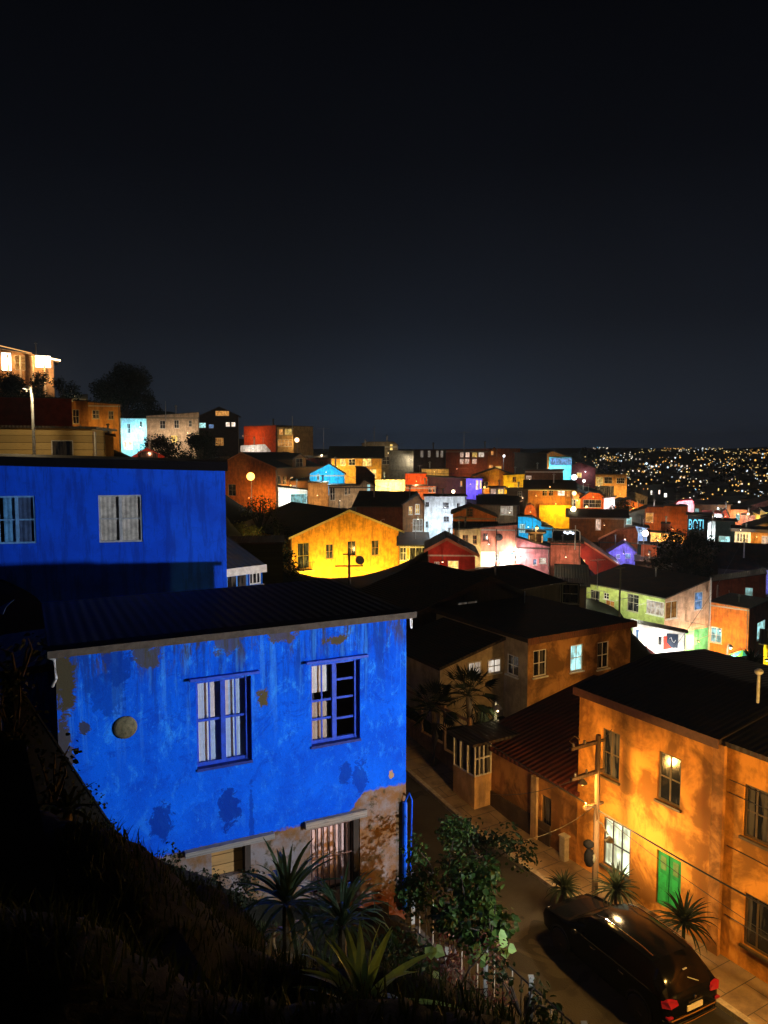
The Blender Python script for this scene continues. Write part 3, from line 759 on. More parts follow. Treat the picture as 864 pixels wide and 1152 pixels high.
# ------------------------------------------------------------------ utility pole with arms, lamp, wires
pole = empty('utility_pole', st(-1.96, -1.2, ZS+.12), rot_u, 'wooden utility pole with cross arms and a small lamp before the ochre house', 'utility pole')
wood = clap((.14,.085,.045), .09, True)
mb = MB(); mb.tube([(0,0,-.3), (0,0,5.2)], [.1,.075], 10); mb.build('pole', wood, pole)
for z, w, dx in ((5.0, 1.0, .1), (4.1, 1.05, .0), (3.1, .5, 0)):
    mb = MB(); mb.box(-.05, .05, dx, w+dx, z-.045, z+.045)
    mb.box(-.04, .04, -.25, -.0, z-.035, z+.035)
    ar = mb.build('cross_arm', wood, pole)
    for y in (.45, .9):
        if y < w: mb = MB(); mb.lathe([(.03,0),(.045,.03),(.03,.06),(.04,.09),(.012,.12)], (0, y+dx, z+.046), 8); mb.build('insulator', plain((.25,.2,.15), .3), ar)
mb = MB(); mb.tube([(0,.9,5.0),(0,1.15,5.25),(0,.95,5.35),(0,.75,5.2)], .015, 5); mb.build('brace', wood, pole)
mb = MB(); mb.tube([(0,0,2.62), (-.5,.3,2.8), (-1.0,.6,2.78)], .022, 6); mb.lathe([(.02,.14),(.07,.1),(.13,.02),(.14,0)], (-1.05,.6,2.62), 12); lm = mb.build('lamp_head', plain((.1,.09,.08), .5), pole)
mb = MB(); mb.sphere((-1.05,.6,2.6), .045, 8); mb.build('bulb', emis((1,.7,.35), 9), lm)
light('lamp_light', (-1.05,.62,2.45), (1,.64,.27), 460, lm, .12)
mb = MB(); mb.lathe([(.02,.12),(.06,.08),(.13,.0),(.14,-.02)], (0,.6,3.9), 12); mb.tube([(0,.6,4.05),(0,.6,4.0)], .02, 5); lm = mb.build('lamp_head', plain((.1,.09,.08), .5), pole)
mb = MB(); mb.sphere((0,.6,3.86), .05, 8); mb.build('bulb', emis((1,.5,.12), 9), lm)
light('lamp_light', (0,.75,3.7), (1,.5,.11), 480, lm, .08)
def wire(pts, sag, r=.012, label=None, n=14):
    mb = MB()
    for a, b in zip(pts[:-1], pts[1:]):
        a, b = Vector(a), Vector(b)
        P = [a.lerp(b, i/n)-Vector((0,0,sag*4*(i/n)*(1-i/n))) for i in range(n+1)]
        mb.tube(P, r, 4)
    return tag(mb.build('overhead_wire', BLACKM), label, 'wire')
pt = lambda z, q=0: st(-1.96, -1.2+q, ZS+.12+z)
wire([st(13, -.5, -9.3), pt(2.95), st(-16, -1.5, -9.9)], .35, .028, 'thick black cable strung along the street past the utility pole')
wire([pt(2.9), st(-16, -1.9, -10.3)], .7, .01, 'thin slack black wire just below the thick street cable')
#, .8, .01, 'thin wire from the top cross arm of the pole towards the garden')
#, .1, .01, 'thin wire dropping from the second cross arm to the shrubs below')
wire([pt(4.1, -.4), at(549, 893, 28)], .25, .01, 'thin wire from the second cross arm to the glazed porch')
wire([pt(3.1, 0), at(573, 949, 17)], .2, .01, 'thin wire crossing above the road towards the railing')
wire([pt(5.0, .2), at(843, 590, 90)], 1.0, .012, 'long thin wire from the pole top over the roofs to the right')

# street lamps lighting the street from beside the frame
def street_lamp(loc_, rz, h, reach, col, power, label, head_col=None, spot=None, radius=.15):
    r = empty('street_lamp', loc_, rz, label, 'street lamp')
    mb = MB(); mb.tube([(0,0,-1), (0,0,h*.6), (0,0,h)], [.09,.07,.05], 8); mb.build('pole', METAL, r)
    mb = MB(); mb.tube([(0,0,h-.02), (reach*.4,0,h+.22), (reach,0,h+.28)], .03, 6); ar = mb.build('arm', METAL, r)
    mb = MB(); mb.lathe([(.05,.14),(.13,.1),(.19,.02),(.2,0)], (reach+.1,0,h+.14), 12); hd = mb.build('lamp_head', METAL, r)
    mb = MB(); mb.sphere((reach+.1,0,h+.13), .12, 10, sz=.6); mb.build('bulb', emis(tuple(head_col or col), 14), hd)
    if spot:
        inv = (Matrix.Translation(loc_) @ Matrix.Rotation(rz, 4, 'Z')).inverted()
        tg = inv @ Vector(spot[0]); light('lamp_light', (reach+.1, 0, h-.05), col, power, hd, radius, (tg, spot[1], spot[2]))
    else: light('lamp_light', (reach+.1, 0, h-.05), col, power, hd, radius)
    return r
street_lamp(st(-11.5, -.9, ZS+.12), math.atan2(V.y, V.x)+PI, 5.6, 1.2, (1,.5,.1), 3600, 'sodium street lamp on the pavement past the car')
_p = st(-20.8, -1.1, ZS+.12)
street_lamp(_p, math.radians(150), -3.45-_p.z, .8, (.86,.93,1), 19000, 'tall white street lamp over the kerb, aimed at the two blue houses', spot=((-4.6,17.2,-4.6), 41, .45))
# ------------------------------------------------------------------ parked car
def make_car():
    fx, fy = -.454, .891
    rot = math.atan2(fy, fx)
    rl = on_z(749, 1162, ZS+.32); r = Vector((.891,.454,0))
    K = 1.04; c = Vector((rl.x, rl.y, 0))+r*.86*K; root = empty('parked_car', (c.x, c.y, ZS+.002), rot, 'black estate car parked by the kerb, seen from behind, red tail lamps', 'car')
    root.scale = (K*1.02, K, K)
    # local x forward, y left; rear at 0
    St = [ # x, half width, z bottom, z sill, z belt, belt half, z roof, roof half
        (0.00,.66,.42,.50,.86,.62,.90,.52), (0.03,.78,.34,.46,.90,.76,.95,.62), (0.10,.84,.30,.44,.94,.82,1.00,.66), (0.22,.865,.28,.42,.96,.84,1.20,.62), (0.42,.87,.26,.42,.97,.85,1.41,.60), (0.62,.875,.25,.42,.975,.855,1.50,.595), (1.0,.88,.24,.42,.98,.86,1.535,.60),
        (1.7,.88,.23,.42,.97,.86,1.54,.60), (2.3,.88,.23,.42,.95,.86,1.50,.59), (2.65,.88,.23,.42,.94,.86,1.42,.58), (3.0,.88,.24,.42,.93,.85,1.20,.62), (3.25,.875,.24,.42,.92,.84,1.01,.70), (3.4,.87,.24,.42,.91,.82,.95,.70), (3.9,.85,.25,.42,.84,.79,.88,.66), (4.2,.80,.28,.44,.76,.74,.80,.6), (4.34,.70,.34,.46,.62,.66,.66,.5), (4.38,.5,.42,.5,.55,.46,.58,.4)]
    def ring(s):
        x, w, zb, zs_, zl, bw, zr, rw = s
        pts = [(0, zb), (w*.8, zb), (w*.97, zb+.05), (w, zs_+.08), (w*1.0, (zs_+zl)/2), ((w+bw)/2, zl-.06), (bw, zl), (bw*.65+rw*.35, zl+(zr-zl)*.5), (rw+.02, zr-.05), (rw*.86, zr-.01), (0, zr+.015)]
        return [(x, y, z) for y, z in pts]
    rings = [ring(s) for s in St]; n = len(rings[0])
    body, side, rear, wind = MB(), MB(), MB(), MB()
    for i in range(len(rings)-1):
        xm = (St[i][0]+St[i+1][0])/2
        for j in range(n-1):
            q = [rings[i][j], rings[i+1][j], rings[i+1][j+1], rings[i][j+1]]
            for sg in (1, -1):
                f = [(p[0], p[1]*sg, p[2]) for p in (q if sg < 0 else reversed(q))]
                f = list(f); tgt = body
                if j in (6, 7) and .62 <= St[i][0] and St[i+1][0] <= 2.66: tgt = side
                elif j in (8, 9) and .1 < xm < .6: tgt = rear
                elif j in (6,7) and .1 < xm < .6: tgt = side if xm > .3 else body
                elif j >= 8 and 2.66 < xm < 3.24: tgt = wind
                tgt.face(f)
    for rg, fl in ((rings[0], 1), (rings[-1], -1)):
        pts = [(p[0], p[1], p[2]) for p in rg]+[(p[0], -p[1], p[2]) for p in reversed(rg[1:-1])]
        body.face(pts if fl > 0 else list(reversed(pts)))
    m, nt, out = newmat('black_car_paint'); g = G(nt)
    b = g.bsdf(out, (.002,.0025,.004), .16, None, 0, .06); b.inputs['Coat Weight'].default_value = .0; b.inputs['Coat Roughness'].default_value = .06
    gl, nt, out = newmat('tinted_car_glass'); g = G(nt); g.bsdf(out, (.002,.002,.003), .12, None, 0, .12)
    def fin(mb, name, mat, par=root):
        o = mb.build(name, mat, par, smooth=True)
        bpy_weld(o); return o
    def bpy_weld(o):
        import bmesh
        bm = bmesh.new(); bm.from_mesh(o.data); bmesh.ops.remove_doubles(bm, verts=bm.verts, dist=.001); bmesh.ops.recalc_face_normals(bm, faces=bm.faces); bm.to_mesh(o.data); bm.free()
        for p in o.data.polygons: p.use_smooth = True
        o.modifiers.new('edge', 'EDGE_SPLIT').split_angle = math.radians(38)
    bo = fin(body, 'body', m)
    fin(side, 'side_window', gl); fin(rear, 'rear_window', gl); fin(wind, 'windscreen', gl)
    chrome = plain((.7,.68,.62), .15, 1.0, .5, .05)
    blk = plain((.012,.012,.013), .6)
    for x in (.78, 3.45):
        for sg in (1, -1):
            y = sg*.80
            mb = MB(); mb.lathe([(.2,-.1),(.3,-.1),(.32,-.07),(.32,.07),(.3,.1),(.2,.1)], (x, y, .32), 24, axis='y'); w = mb.build('wheel', blk, root, smooth=False)
            mb = MB(); mb.lathe([(.02,.07*sg),(.06,.1*sg),(.07,.06*sg)], (x, y, .32), 12, axis='y')
            for k in range(5):
                a = 2*PI*k/5; mb.tube([(x+.05*math.cos(a), y+.085*sg, .32+.05*math.sin(a)), (x+.2*math.cos(a), y+.075*sg, .32+.2*math.sin(a))], .022, 5)
            mb.build('rim', plain((.35,.35,.36), .25, .9), w)
            mb = MB(); pts = [(x+.37*math.cos(t), sg*.872, .34+.37*math.sin(t)) for t in [PI*i/12 for i in range(13)]]; mb.tube(pts, .022, 6); mb.build('wheel_arch', blk, root)
    red = None
    m2, nt, out = newmat('red_lamp_glass'); g = G(nt); bb = g.bsdf(out, (.22,.006,.01), .12, None, 0, .6); bb.inputs['Emission Color'].default_value = (1,.04,.05,1); bb.inputs['Emission Strength'].default_value = .05
    for sg in (1, -1):
        mb = MB()
        P = [(-.005,.50,.84),(-.012,.74,.82),(.13,.862,.80),(.16,.862,.92),(.03,.80,.985),(-.0,.54,.93)]
        inn = [(p[0]+.06, p[1]*.93, p[2]) for p in P]
        i0 = len(mb.v); mb.v += [(p[0]-.02, p[1]*sg*1.012, p[2]) for p in P]+[(p[0], p[1]*sg, p[2]) for p in inn]
        for f in ((0,1,4,5),(1,2,3,4)): mb.f.append(f); mb.m.append(0)
        for k in range(6): l = (k+1) % 6; mb.f.append((k, k+6, l+6, l)); mb.m.append(0)
        mb.build('tail_lamp', m2, root)
        mb = MB(); mb.box(-.03,.09,sg*.74-.07,sg*.74+.07,.58,.62); mb.build('reflector', m2, root)
        mb = MB(); mb.tube([(2.75, sg*.86, .95), (2.78, sg*.95, .98)], .02, 5); mb.sphere((2.8, sg*1.0, 1.0), .1, 10, sz=.7); mb.build('wing_mirror', m, root, smooth=True)
        mb = MB(); mb.tube([(.7, sg*.54, 1.55), (1.0, sg*.545, 1.585), (2.2, sg*.535, 1.56), (2.5, sg*.53, 1.48)], .014, 6); mb.build('roof_rail', chrome, root)
        mb = MB(); mb.tube([(.5, sg*.867, .99), (1.6, sg*.872, .985), (2.7, sg*.868, .95)], .009, 5); mb.build('window_trim', chrome, root)
        for xx in (1.25, 2.2): mb = MB(); mb.box(xx, xx+.16, sg*.885-.012, sg*.885+.012, .85, .875); mb.build('door_handle', chrome, root)
        mb = MB(); mb.sphere((4.2, sg*.6, .66), .12, 10, sz=.6); mb.build('headlight', plain((.6,.6,.62), .1, 0, .8), root, smooth=True)
    mb = MB(); mb.box(-.045, -.012, -.22, .22, .80, .83); mb.build('boot_trim', chrome, root)
    mb = MB(); mb.tube([(.12,-.84,.50),(.0,-.7,.5),(-.02,0,.5),(.0,.7,.5),(.12,.84,.50)], .022, 6); mb.build('bumper_strip', chrome, root)
    mb = MB(); mb.tube([(.14,-.84,.34),(.0,-.72,.33),(-.02,0,.33),(.0,.72,.33),(.14,.84,.34)], .014, 6); mb.build('bumper_strip', chrome, root)
    mb = MB(); mb.box(-.035, -.01, -.24, .24, .60, .72); mb.build('number_plate', plain((.6,.55,.42), .5, 0, .3, .2, 30), root)
    mb = MB(); mb.lathe([(.035,0),(.035,-.02),(.01,-.025)], (-.012, .0, .885), 12, axis='x'); mb.build('badge', chrome, root)
    mb = MB(); mb.box(.27, .3, -.06, .06, 1.33, 1.345); mb.tube([(.2,0,1.19),(.13,-.28,1.06)], .009, 5); mb.build('wiper', plain((.4,.4,.4), .3), root)
    return root
car = make_car()
# ------------------------------------------------------------------ hillside houses (pixels read off the photograph, each at its own distance)
PLc = lambda *c, d=.9: plaster(tuple(c), d)
yellow = PLc(.8,.33,.03); orange = PLc(.55,.16,.03); redw = PLc(.33,.03,.02); cyanw = PLc(.05,.4,.62); whitew = PLc(.6,.62,.65); salmon = PLc(.6,.22,.15)
creamw = PLc(.6,.48,.3); brownw = PLc(.2,.08,.035); darkw = clap((.07,.045,.03), .2, True); beige = PLc(.33,.27,.2); pinkw = PLc(.6,.22,.24); greenw = PLc(.38,.45,.14); tan = PLc(.42,.3,.13)
purple = PLc(.2,.14,.6); olive = clap((.12,.08,.04), .25, True); rust = PLc(.38,.12,.04); dred = PLc(.2,.025,.02)
gf = plain((.3,.28,.22), .6)
# item: dark boarded gable house behind the front blue house
_A = Vector((-.88,40.5,0)); zA = at(467,690,42).z
dk = H('boarded_house', 'dark brown boarded gable house with a small lit framed window, behind the front blue house', 'p', 0,0,0,0,0,0, 6.5,
  ('px', [(440,712),(548,650),(650,694)]), clap((.13,.06,.035), .22, True), ROOFD, wins=[(514,676,537,692,'w','f',{'e':.04,'fm':gf})],
  AB=((_A.x,_A.y,zA-.6), tuple(_A+V*15+Vector((0,0,zA-.6)))), base=-15.5, ov=.35, fascia=clap((.1,.06,.04), .3))
H('olive_house', 'olive-brown boarded house with a broad dull roof, beside the white lit yard', 'c3', 478, 750, 735, 900, 50, 54, 8, ('pyr', 634, .5, 1), olive, corru((.1,.065,.03), .25, .3), ov=.3)
H('shed', 'dark green-grey roofed shed left of the long green house', 'c3', 735, 864, 700, 900, 56, 58, 8, ('pyr', 614, .6, .6), olive, corru((.035,.045,.035), .25, .2), ov=.3, cat='shed')
# big yellow gable house
H('yellow_house', 'large yellow gable house with balcony and ornate gable, brightest along its foot', 'c2', 335, 755, 568, 860, 68, 74, 12, ('px', [(335,566),(556,464),(755,543)]), yellow, ROOFD,
  wins=[(472,595,501,651,'d'), (556,583,589,640,'d'), (649,580,678,638,'d'), (362,738,410,776,'d'), (480,731,512,778,'d'), (362,590,408,690,'D','f',{'name':'door','fm':PLc(.6,.4,.08)})],
  fm=plain((.28,.15,.05), .6), key='yel', ov=.45, fascia=plain((.6,.45,.2), .6), chimney=[(.5,.05,.15)],
  wl=[(400,742,3.2,(1,.78,.16),2200), (640,742,3.4,(1,.7,.14),1900), (555,690,5.5,(1,.66,.14),2200)])
yy = HOUSES['yel']; q = yy['loc'](372, 695)
mb = MB(); mb.box(-1.2, q.x+1.5, -.9, -.003, q.z-.15, q.z); bal = mb.build('balcony', PLc(.6,.4,.08), yy['root'])
mb = MB()
for i in range(14): x = -1.2+(q.x+2.7)*i/13; mb.tube([(x, -.87, q.z), (x, -.87, q.z+.95)], .016, 4)
mb.tube([(-1.2,-.87,q.z+.95),(q.x+1.5,-.87,q.z+.95)], .025, 5); mb.build('railing', BLACKM, bal)
# detached shapes left of the yellow house
H('dark_shed', 'dark green boarded shed wall in front of the yellow gable house', 'c2', 85, 304, 597, 760, 51, 51, 4, ('flat',), clap((.03,.038,.02), .3), ROOFD, cat='shed', ov=.15, base=-14)
H('yellow_annex', 'low yellow annex with two wide dark windows joined right of the big yellow house', 'c2', 758, 868, 600, 760, 70, 70, 5, ('pyr', 552, .9, .1), PLc(.6,.36,.06), ROOFD, wins=[(760,600,785,658,'D'), (797,600,870,656,'D','f',{'cols':3,'rows':1})], cat='annex', wl=[(790,640,2.2,(1,.6,.15),130)])
H('red_house', 'dark red gable house with two small lit windows below the salmon terrace', 'c3', 163, 372, 540, 700, 55, 55, 8, ('px', [(163,540),(246,496),(372,562)]), PLc(.3,.03,.02,d=.3), ROOFD,
  wins=[(190,597,213,633,'p','f',{'e':.35}), (250,592,299,643,'y','f',{'e':1.1})], ov=.35, wl=[(225,575,2.4,(1,.5,.3),140)], fascia=plain((.25,.1,.05),.6))
# salmon / cream terrace with the floodlit yard
H('terrace_house', 'cream end house of the salmon terrace with two brown framed windows', 'c3', 293, 397, 452, 640, 63, 62, 3, ('px', [(293,455),(397,448)]), creamw, ROOFD, wins=[(315,478,341,515,'d'), (361,480,379,518,'d')], fm=plain((.25,.1,.05),.6), wl=[(350,545,2,(1,.75,.35),260)])
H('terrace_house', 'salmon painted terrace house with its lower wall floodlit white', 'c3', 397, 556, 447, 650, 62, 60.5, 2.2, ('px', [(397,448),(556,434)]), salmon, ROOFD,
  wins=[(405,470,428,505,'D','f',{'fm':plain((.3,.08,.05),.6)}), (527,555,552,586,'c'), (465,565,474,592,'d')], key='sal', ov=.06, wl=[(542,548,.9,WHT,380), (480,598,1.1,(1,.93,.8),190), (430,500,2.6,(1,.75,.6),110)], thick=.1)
sl = HOUSES['sal']
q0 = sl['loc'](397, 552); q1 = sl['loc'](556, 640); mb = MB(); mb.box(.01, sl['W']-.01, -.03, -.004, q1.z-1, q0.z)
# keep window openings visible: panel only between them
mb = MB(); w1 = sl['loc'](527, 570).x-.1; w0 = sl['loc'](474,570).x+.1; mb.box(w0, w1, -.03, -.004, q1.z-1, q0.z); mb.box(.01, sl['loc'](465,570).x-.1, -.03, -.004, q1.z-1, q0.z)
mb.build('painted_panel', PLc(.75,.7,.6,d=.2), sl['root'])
mb = MB(); x = sl['loc'](466, 450).x; mb.tube([(x,-.05,sl['H']-.1),(x,-.05,0)], .05, 6); mb.lathe([(.35,0),(.3,-.08),(.05,-.15)], (x+.25,-.2,sl['H']-.9), 12, axis='y'); mb.build('downpipe', BLACKM, sl['root'])
H('pink_house', 'pink plaster wall house with sloping roofline beside the floodlit yard', 'c3', 556, 702, 495, 640, 61, 60, 2, ('px', [(556,490),(640,517),(702,532)]), pinkw, ROOFD, wins=[(628,585,643,610,'b'), (655,580,685,604,'w','f',{'e':.5})], wl=[(572,565,1.5,(1,.85,.85),90)], thick=.06, ov=.05)
H('terrace_bar', 'salmon house with black open balcony strung with white lamps', 'c3', 705, 838, 512, 620, 62, 63, 4, ('flat',), salmon, ROOFD, wl=[(770,560,2,(1,.6,.4),110)], key='bar')
bq = HOUSES['bar']; w = bq['W']; h = bq['H']; kb = bq['k']; T_ = bq['loc'](770, 456).z; u0 = bq['loc'](712, 500).x; hh = T_-h; rr_ = hh*.28
mb = MB(); mb.tube([(u0,0,h+.1),(u0,0,T_-rr_),(u0+rr_*.4,0,T_-.06),(w-rr_,0,T_),(w-.1,0,T_-rr_*.5),(w-.05,0,h+.1)], .05*kb, 6); mb.build('balcony_frame', WHITE, bq['root'])
mb = MB(); mb.box(u0+.1, w-.12, 1.2, 1.3, h+.16, T_-.08); mb.build('balcony_wall', plain((.02,.02,.02),.8), bq['root'])
for i in range(4): q = bq['loc'](768+i*12, 468+(i%2)*4); mb = MB(); mb.sphere((q.x, .3, q.z), .13*kb, 8); mb.build('hanging_lamp', emis((.85,.9,1), 1.6), bq['root'])
H('gabled_house', 'dark red house with a wide gable and one lit window, right of the floodlit yard', 'c4', -95, 215, 535, 660, 74, 73, 8, ('px', [(-95,535),(55,455),(215,560)]), dred, ROOFD, wins=[(48,538,70,573,'y','f',{'e':1,'cols':1})], ov=.3, fascia=plain((.5,.2,.12),.6), wl=[(20,530,2,(1,.5,.3),420)])
# white house
H('white_house', 'white two storey house with small square windows, blue-lit at the foot', 'c3', 147, 333, 308, 470, 76, 76, 6, ('flat',), whitew, ROOFD,
  wins=[(152,333,168,353,'d'), (228,335,256,361,'d'), (290,338,304,363,'d'), (231,396,257,421,'d'), (152,418,165,446,'D')], fm=plain((.2,.2,.22),.5), wl=[(178,425,1.5,(.5,.9,1),110), (240,372,3.0,(.85,.93,1),420), (300,430,2,(.85,.9,1),120)], ov=.15, thick=.1)
H('gabled_house', 'small orange-red gable above a black lean-to roof, over the salmon terrace', 'c3', 272, 466, 398, 470, 68, 68, 7, ('px', [(272,385),(355,355),(466,400)]), PLc(.5,.14,.04), ROOFD, wins=[(332,362,362,398,'D','f',{'fm':PLc(.3,.1,.05),'rows':3})], ov=.2, wl=[(300,420,2.4,(1,.5,.2),160)])
H('lean_to', 'long black lean-to roof under the orange-red gable', 'c3', 280, 470, 450, 470, 65, 64.5, 2.6, ('pyr', 424, .9, .1), creamw, ROOFD, cat='lean-to', ov=.2)
H('dark_house', 'dark brown house with a pale two pane bay window above the salmon terrace', 'c3', 385, 560, 345, 430, 80, 82, 6, ('pyr', 308, .5, 1), PLc(.16,.12,.08), ROOFD, wins=[(483,350,538,390,'w','f',{'e':.25,'cols':3})], wl=[(520,372,2,(1,.85,.6),50)])
H('cyan_house', 'bright cyan gable wall with a small window, above the pink house', 'c3', 560, 712, 445, 468, 70, 71, 3, ('px', [(560,398),(622,398),(662,420),(664,442),(712,448)]), PLc(.02,.4,.75), ROOFD, wins=[(568,430,592,466,'c','f',{'e':.6})], wl=[(605,430,2.5,(.6,.95,1),260)], thick=.08, ov=.1)
H('stilt_house', 'open timber storey between white posts under the cyan wall', 'c3', 606, 672, 470, 520, 66, 66.5, 2, ('flat',), PLc(.2,.1,.05), ROOFD, fm=WHITE, wins=[(610,474,668,515,'D','f',{'cols':1,'rows':1})], cat='house')
# brown and yellow house
H('two_tone_house', 'brown upper storey over a glowing yellow ground floor, under a wide black hip roof', 'c3', 605, 800, 272, 415, 89, 91, 7, ('pyr', 238, .45, 1), PLc(.34,.12,.03), ROOFD,
  wins=[(668,275,690,306,'d'), (696,275,717,306,'d'), (735,274,768,306,'w','f',{'e':.9}), (775,280,792,310,'o')], fm=plain((.3,.12,.05),.6), key='two', ov=.7, wl=[(725,335,2.2,(1,.7,.1),420), (700,262,2,(1,.5,.15),120), (640,300,2.4,(1,.5,.2),70)])
tt = HOUSES['two']; q0 = tt['loc'](655, 345); q1 = tt['loc'](798, 345); mb = MB(); mb.box(q0.x, q1.x, -.9, -.003, q0.z-5, q0.z); gfw = mb.build('ground_floor', PLc(.75,.37,.02,d=.6), tt['root'])
light('lamp_light', ((q0.x+q1.x)/2, -4.5, q0.z-1.6), (1,.75,.15), 800, tt['root'], .2)
# left side houses
H('orange_house', 'orange gable house with a brown shingled side and dormer, behind the glowing street lamp', 'c2', 40, 281, 300, 500, 104, 98, 9, ('px', [(40,300),(148,240),(281,298)]), PLc(.6,.18,.03), ROOFD, sidemat=clap((.12,.06,.03), .35),
  wins=[(92,362,122,407,'d'), (80,446,135,492,'w','f',{'e':1.2,'cols':2,'rows':1}), (285,328,296,362,'d','r'), (305,330,318,362,'d','r'), (335,330,350,362,'d','r'), (375,335,390,365,'d','r')], fm=gf, key='ora', ov=.35, fascia=plain((.6,.2,.05),.6), wl=[(235,410,3,(1,.45,.08),500)])
oo = HOUSES['ora']; W0, H0 = oo['W'], oo['H']
y0 = oo['loc'](340, 280, 'r').y; y1_ = oo['loc'](392, 280, 'r').y; ym = (y0+y1_)/2; zt_ = oo['loc'](366, 246, 'r').z; ze_ = oo['loc'](366, 262, 'r').z
mb = MB(); mb.prism([(y0, H0-.2), (y1_, H0-.2), (y1_, ze_), (ym, zt_), (y0, ze_)], 'x', W0-4, W0+.15); do_ = mb.build('dormer', clap((.16,.08,.03), .35), oo['root'])
mb = MB(); mb.prism([(y0-.5, ze_-.2), (ym, zt_+.05), (y1_+.5, ze_-.2), (y1_+.5, ze_), (ym, zt_+.28), (y0-.5, ze_)], 'x', W0-4.2, W0+.6); mb.build('dormer_roof', ROOFD, do_)
window(do_, (W0+.15,0,0), (0,1,0), (-1,0,0), (ym-1.1,ym+1.1,H0+.3,ze_), 'd', gf, 2, 2, True)
H('red_block', 'plain red-orange cube house with a pale corner, high on the ridge', 'c2', 153, 280, 137, 232, 135, 130, 9, ('flat',), PLc(.45,.07,.02), ROOFD, sidemat=tan, wl=[(200,175,3,(1,.45,.15),500)], ov=.08, thick=.1)
H('balcony_house', 'ochre house with lit balcony windows beside the red cube on the ridge', 'c2', 283, 345, 140, 228, 128, 128, 7, ('flat',), tan, ROOFD, wins=[(290,147,305,170,'o'), (312,147,340,170,'y','f',{'e':.5}), (285,188,340,215,'o','f',{'cols':4,'e':.6})], wl=[(360,195,1.5,(1,.55,.2),260)], ov=.1)
H('white_shed', 'long low whitewashed wall with sloping top below the red cube', 'c2', 140, 258, 225, 246, 120, 118, 4, ('px', [(140,212),(235,206),(258,232)]), whitew, ROOFD, cat='shed', wl=[(190,222,2,(1,.8,.6),250)], thick=.05, ov=.02)
H('dark_villa', 'dark steep roofed villa with an ochre gable and bright windows on the ridge', 'c1', 668, 800, 262, 385, 150, 148, 9, ('px', [(668,262),(735,232),(800,262)]), PLc(.04,.03,.025), ROOFD,
  wins=[(722,245,768,262,'o','f',{'e':.8,'cols':3,'rows':1}), (668,285,690,302,'c','f',{'e':1.2}), (700,290,716,303,'b','f',{'e':1}), (757,283,771,298,'w'), (776,283,789,298,'w'), (722,335,750,362,'o','f',{'e':.4})], ov=.6)
H('cyan_lit_house', 'pale house front washed in cyan light, left end of the ridge row', 'c1', 402, 490, 270, 390, 121, 119, 8, ('flat',), PLc(.4,.6,.65), ROOFD, wins=[(426,288,438,320,'d'), (468,280,478,300,'d'), (415,345,445,375,'w')], wl=[(440,335,2.6,(.45,.92,1),1100), (470,300,2.4,(.5,.92,1),500)], ov=.1, thick=.1)
H('cream_row_house', 'long cream house with dark square windows on the ridge, right of the cyan lit front', 'c1', 490, 667, 262, 392, 119, 117, 8, ('px', [(490,262),(667,250)]), PLc(.55,.42,.3), ROOFD, wins=[(536,278,554,305,'d'), (584,276,600,303,'d'), (573,327,596,352,'y','f',{'e':.7}), (633,277,643,298,'d')], wl=[(545,330,3,(1,.75,.5),380), (630,320,3,(1,.75,.5),300)], ov=.12, thick=.1)
H('block_house', 'flat roofed ochre-orange block with three small windows above the clapboard house', 'c1', 295, 402, 218, 390, 62, 64, 8, ('px', [(295,216),(402,224)]), PLc(.42,.2,.05), ROOFD, wins=[(309,242,333,271,'d'), (363,245,381,273,'d')], fm=gf, wl=[(350,310,2.4,(1,.55,.15),200)], ov=.12, thick=.1)
H('block_wing', 'darker ochre wing with one window, left part of the flat roofed block', 'c1', 240, 295, 212, 350, 63, 62, 5, ('flat',), PLc(.36,.17,.05), ROOFD, wins=[(243,240,266,288,'d')], fm=gf, cat='wing', wl=[(270,300,2,(1,.55,.15),60)], ov=.1, thick=.1)
H('brick_hall', 'long dark red windowless wall with flat roof behind the clapboard house', 'c1', -60, 240, 198, 330, 56, 58, 7, ('flat',), PLc(.2,.025,.012,d=.3), ROOFD, cat='hall', wl=[], ov=.1, thick=.1)
H('clapboard_house', 'cream clapboard house front with a white framed black doorway, above the deep blue house', 'c1', -80, 308, 290, 450, 44, 45, 6, ('px', [(-80,300),(308,306)]), clap((.5,.36,.15), .42), corru((.02,.02,.02), .2, .3), wins=[(172,343,246,440,'D','f',{'cols':1,'rows':1,'name':'window','sill':False})], ov=.3, key='clap', wl=[], base=None)
H('clapboard_annex', 'narrow ochre annex with a plant pot bracket, between the white pipe and the ochre block', 'c1', 330, 380, 322, 450, 47, 47, 1.5, ('px', [(330,322),(380,330)]), PLc(.4,.25,.1), ROOFD, cat='annex', wl=[(340,318,.5,(1,.7,.4),12)], ov=.15)
H('small_red_house', 'small red gable with a dark arch, between the ochre block and the trees', 'c1', 436, 549, 412, 450, 84, 83, 7, ('px', [(436,404),(492,372),(549,400)]), PLc(.45,.05,.02), PLc(.4,.04,.02), wins=[(462,380,530,440,'D','f',{'cols':2,'fm':BLACKM})], wl=[(500,385,3,(1,.4,.2),140)], ov=.15)
H('red_roof_house', 'low house with a flat bright red roof edge, left of the small red gable', 'c1', 355, 440, 415, 440, 80, 80, 7, ('flat',), dred, PLc(.4,.04,.02), wl=[(400,410,3,(1,.4,.2),60)])
H('lit_mansion', 'floodlit pale house with a broad flat roof on the hilltop', 'c1', -60, 180, 45, 200, 170, 168, 9, ('px', [(-60,28),(115,58),(205,80)]), PLc(.3,.16,.07), PLc(.5,.35,.2), key='man', wins=[(5,50,38,110,'w','f',{'e':3.5,'cols':1}), (118,60,170,100,'w','f',{'e':4,'cols':3,'rows':1}), (50,60,85,108,'o','f',{'e':.5})], wl=[(20,75,2,(1,.6,.25),1300), (140,75,2,(1,.62,.28),1700), (165,135,2,(1,.7,.4),500)], cat='mansion', ov=1.2)
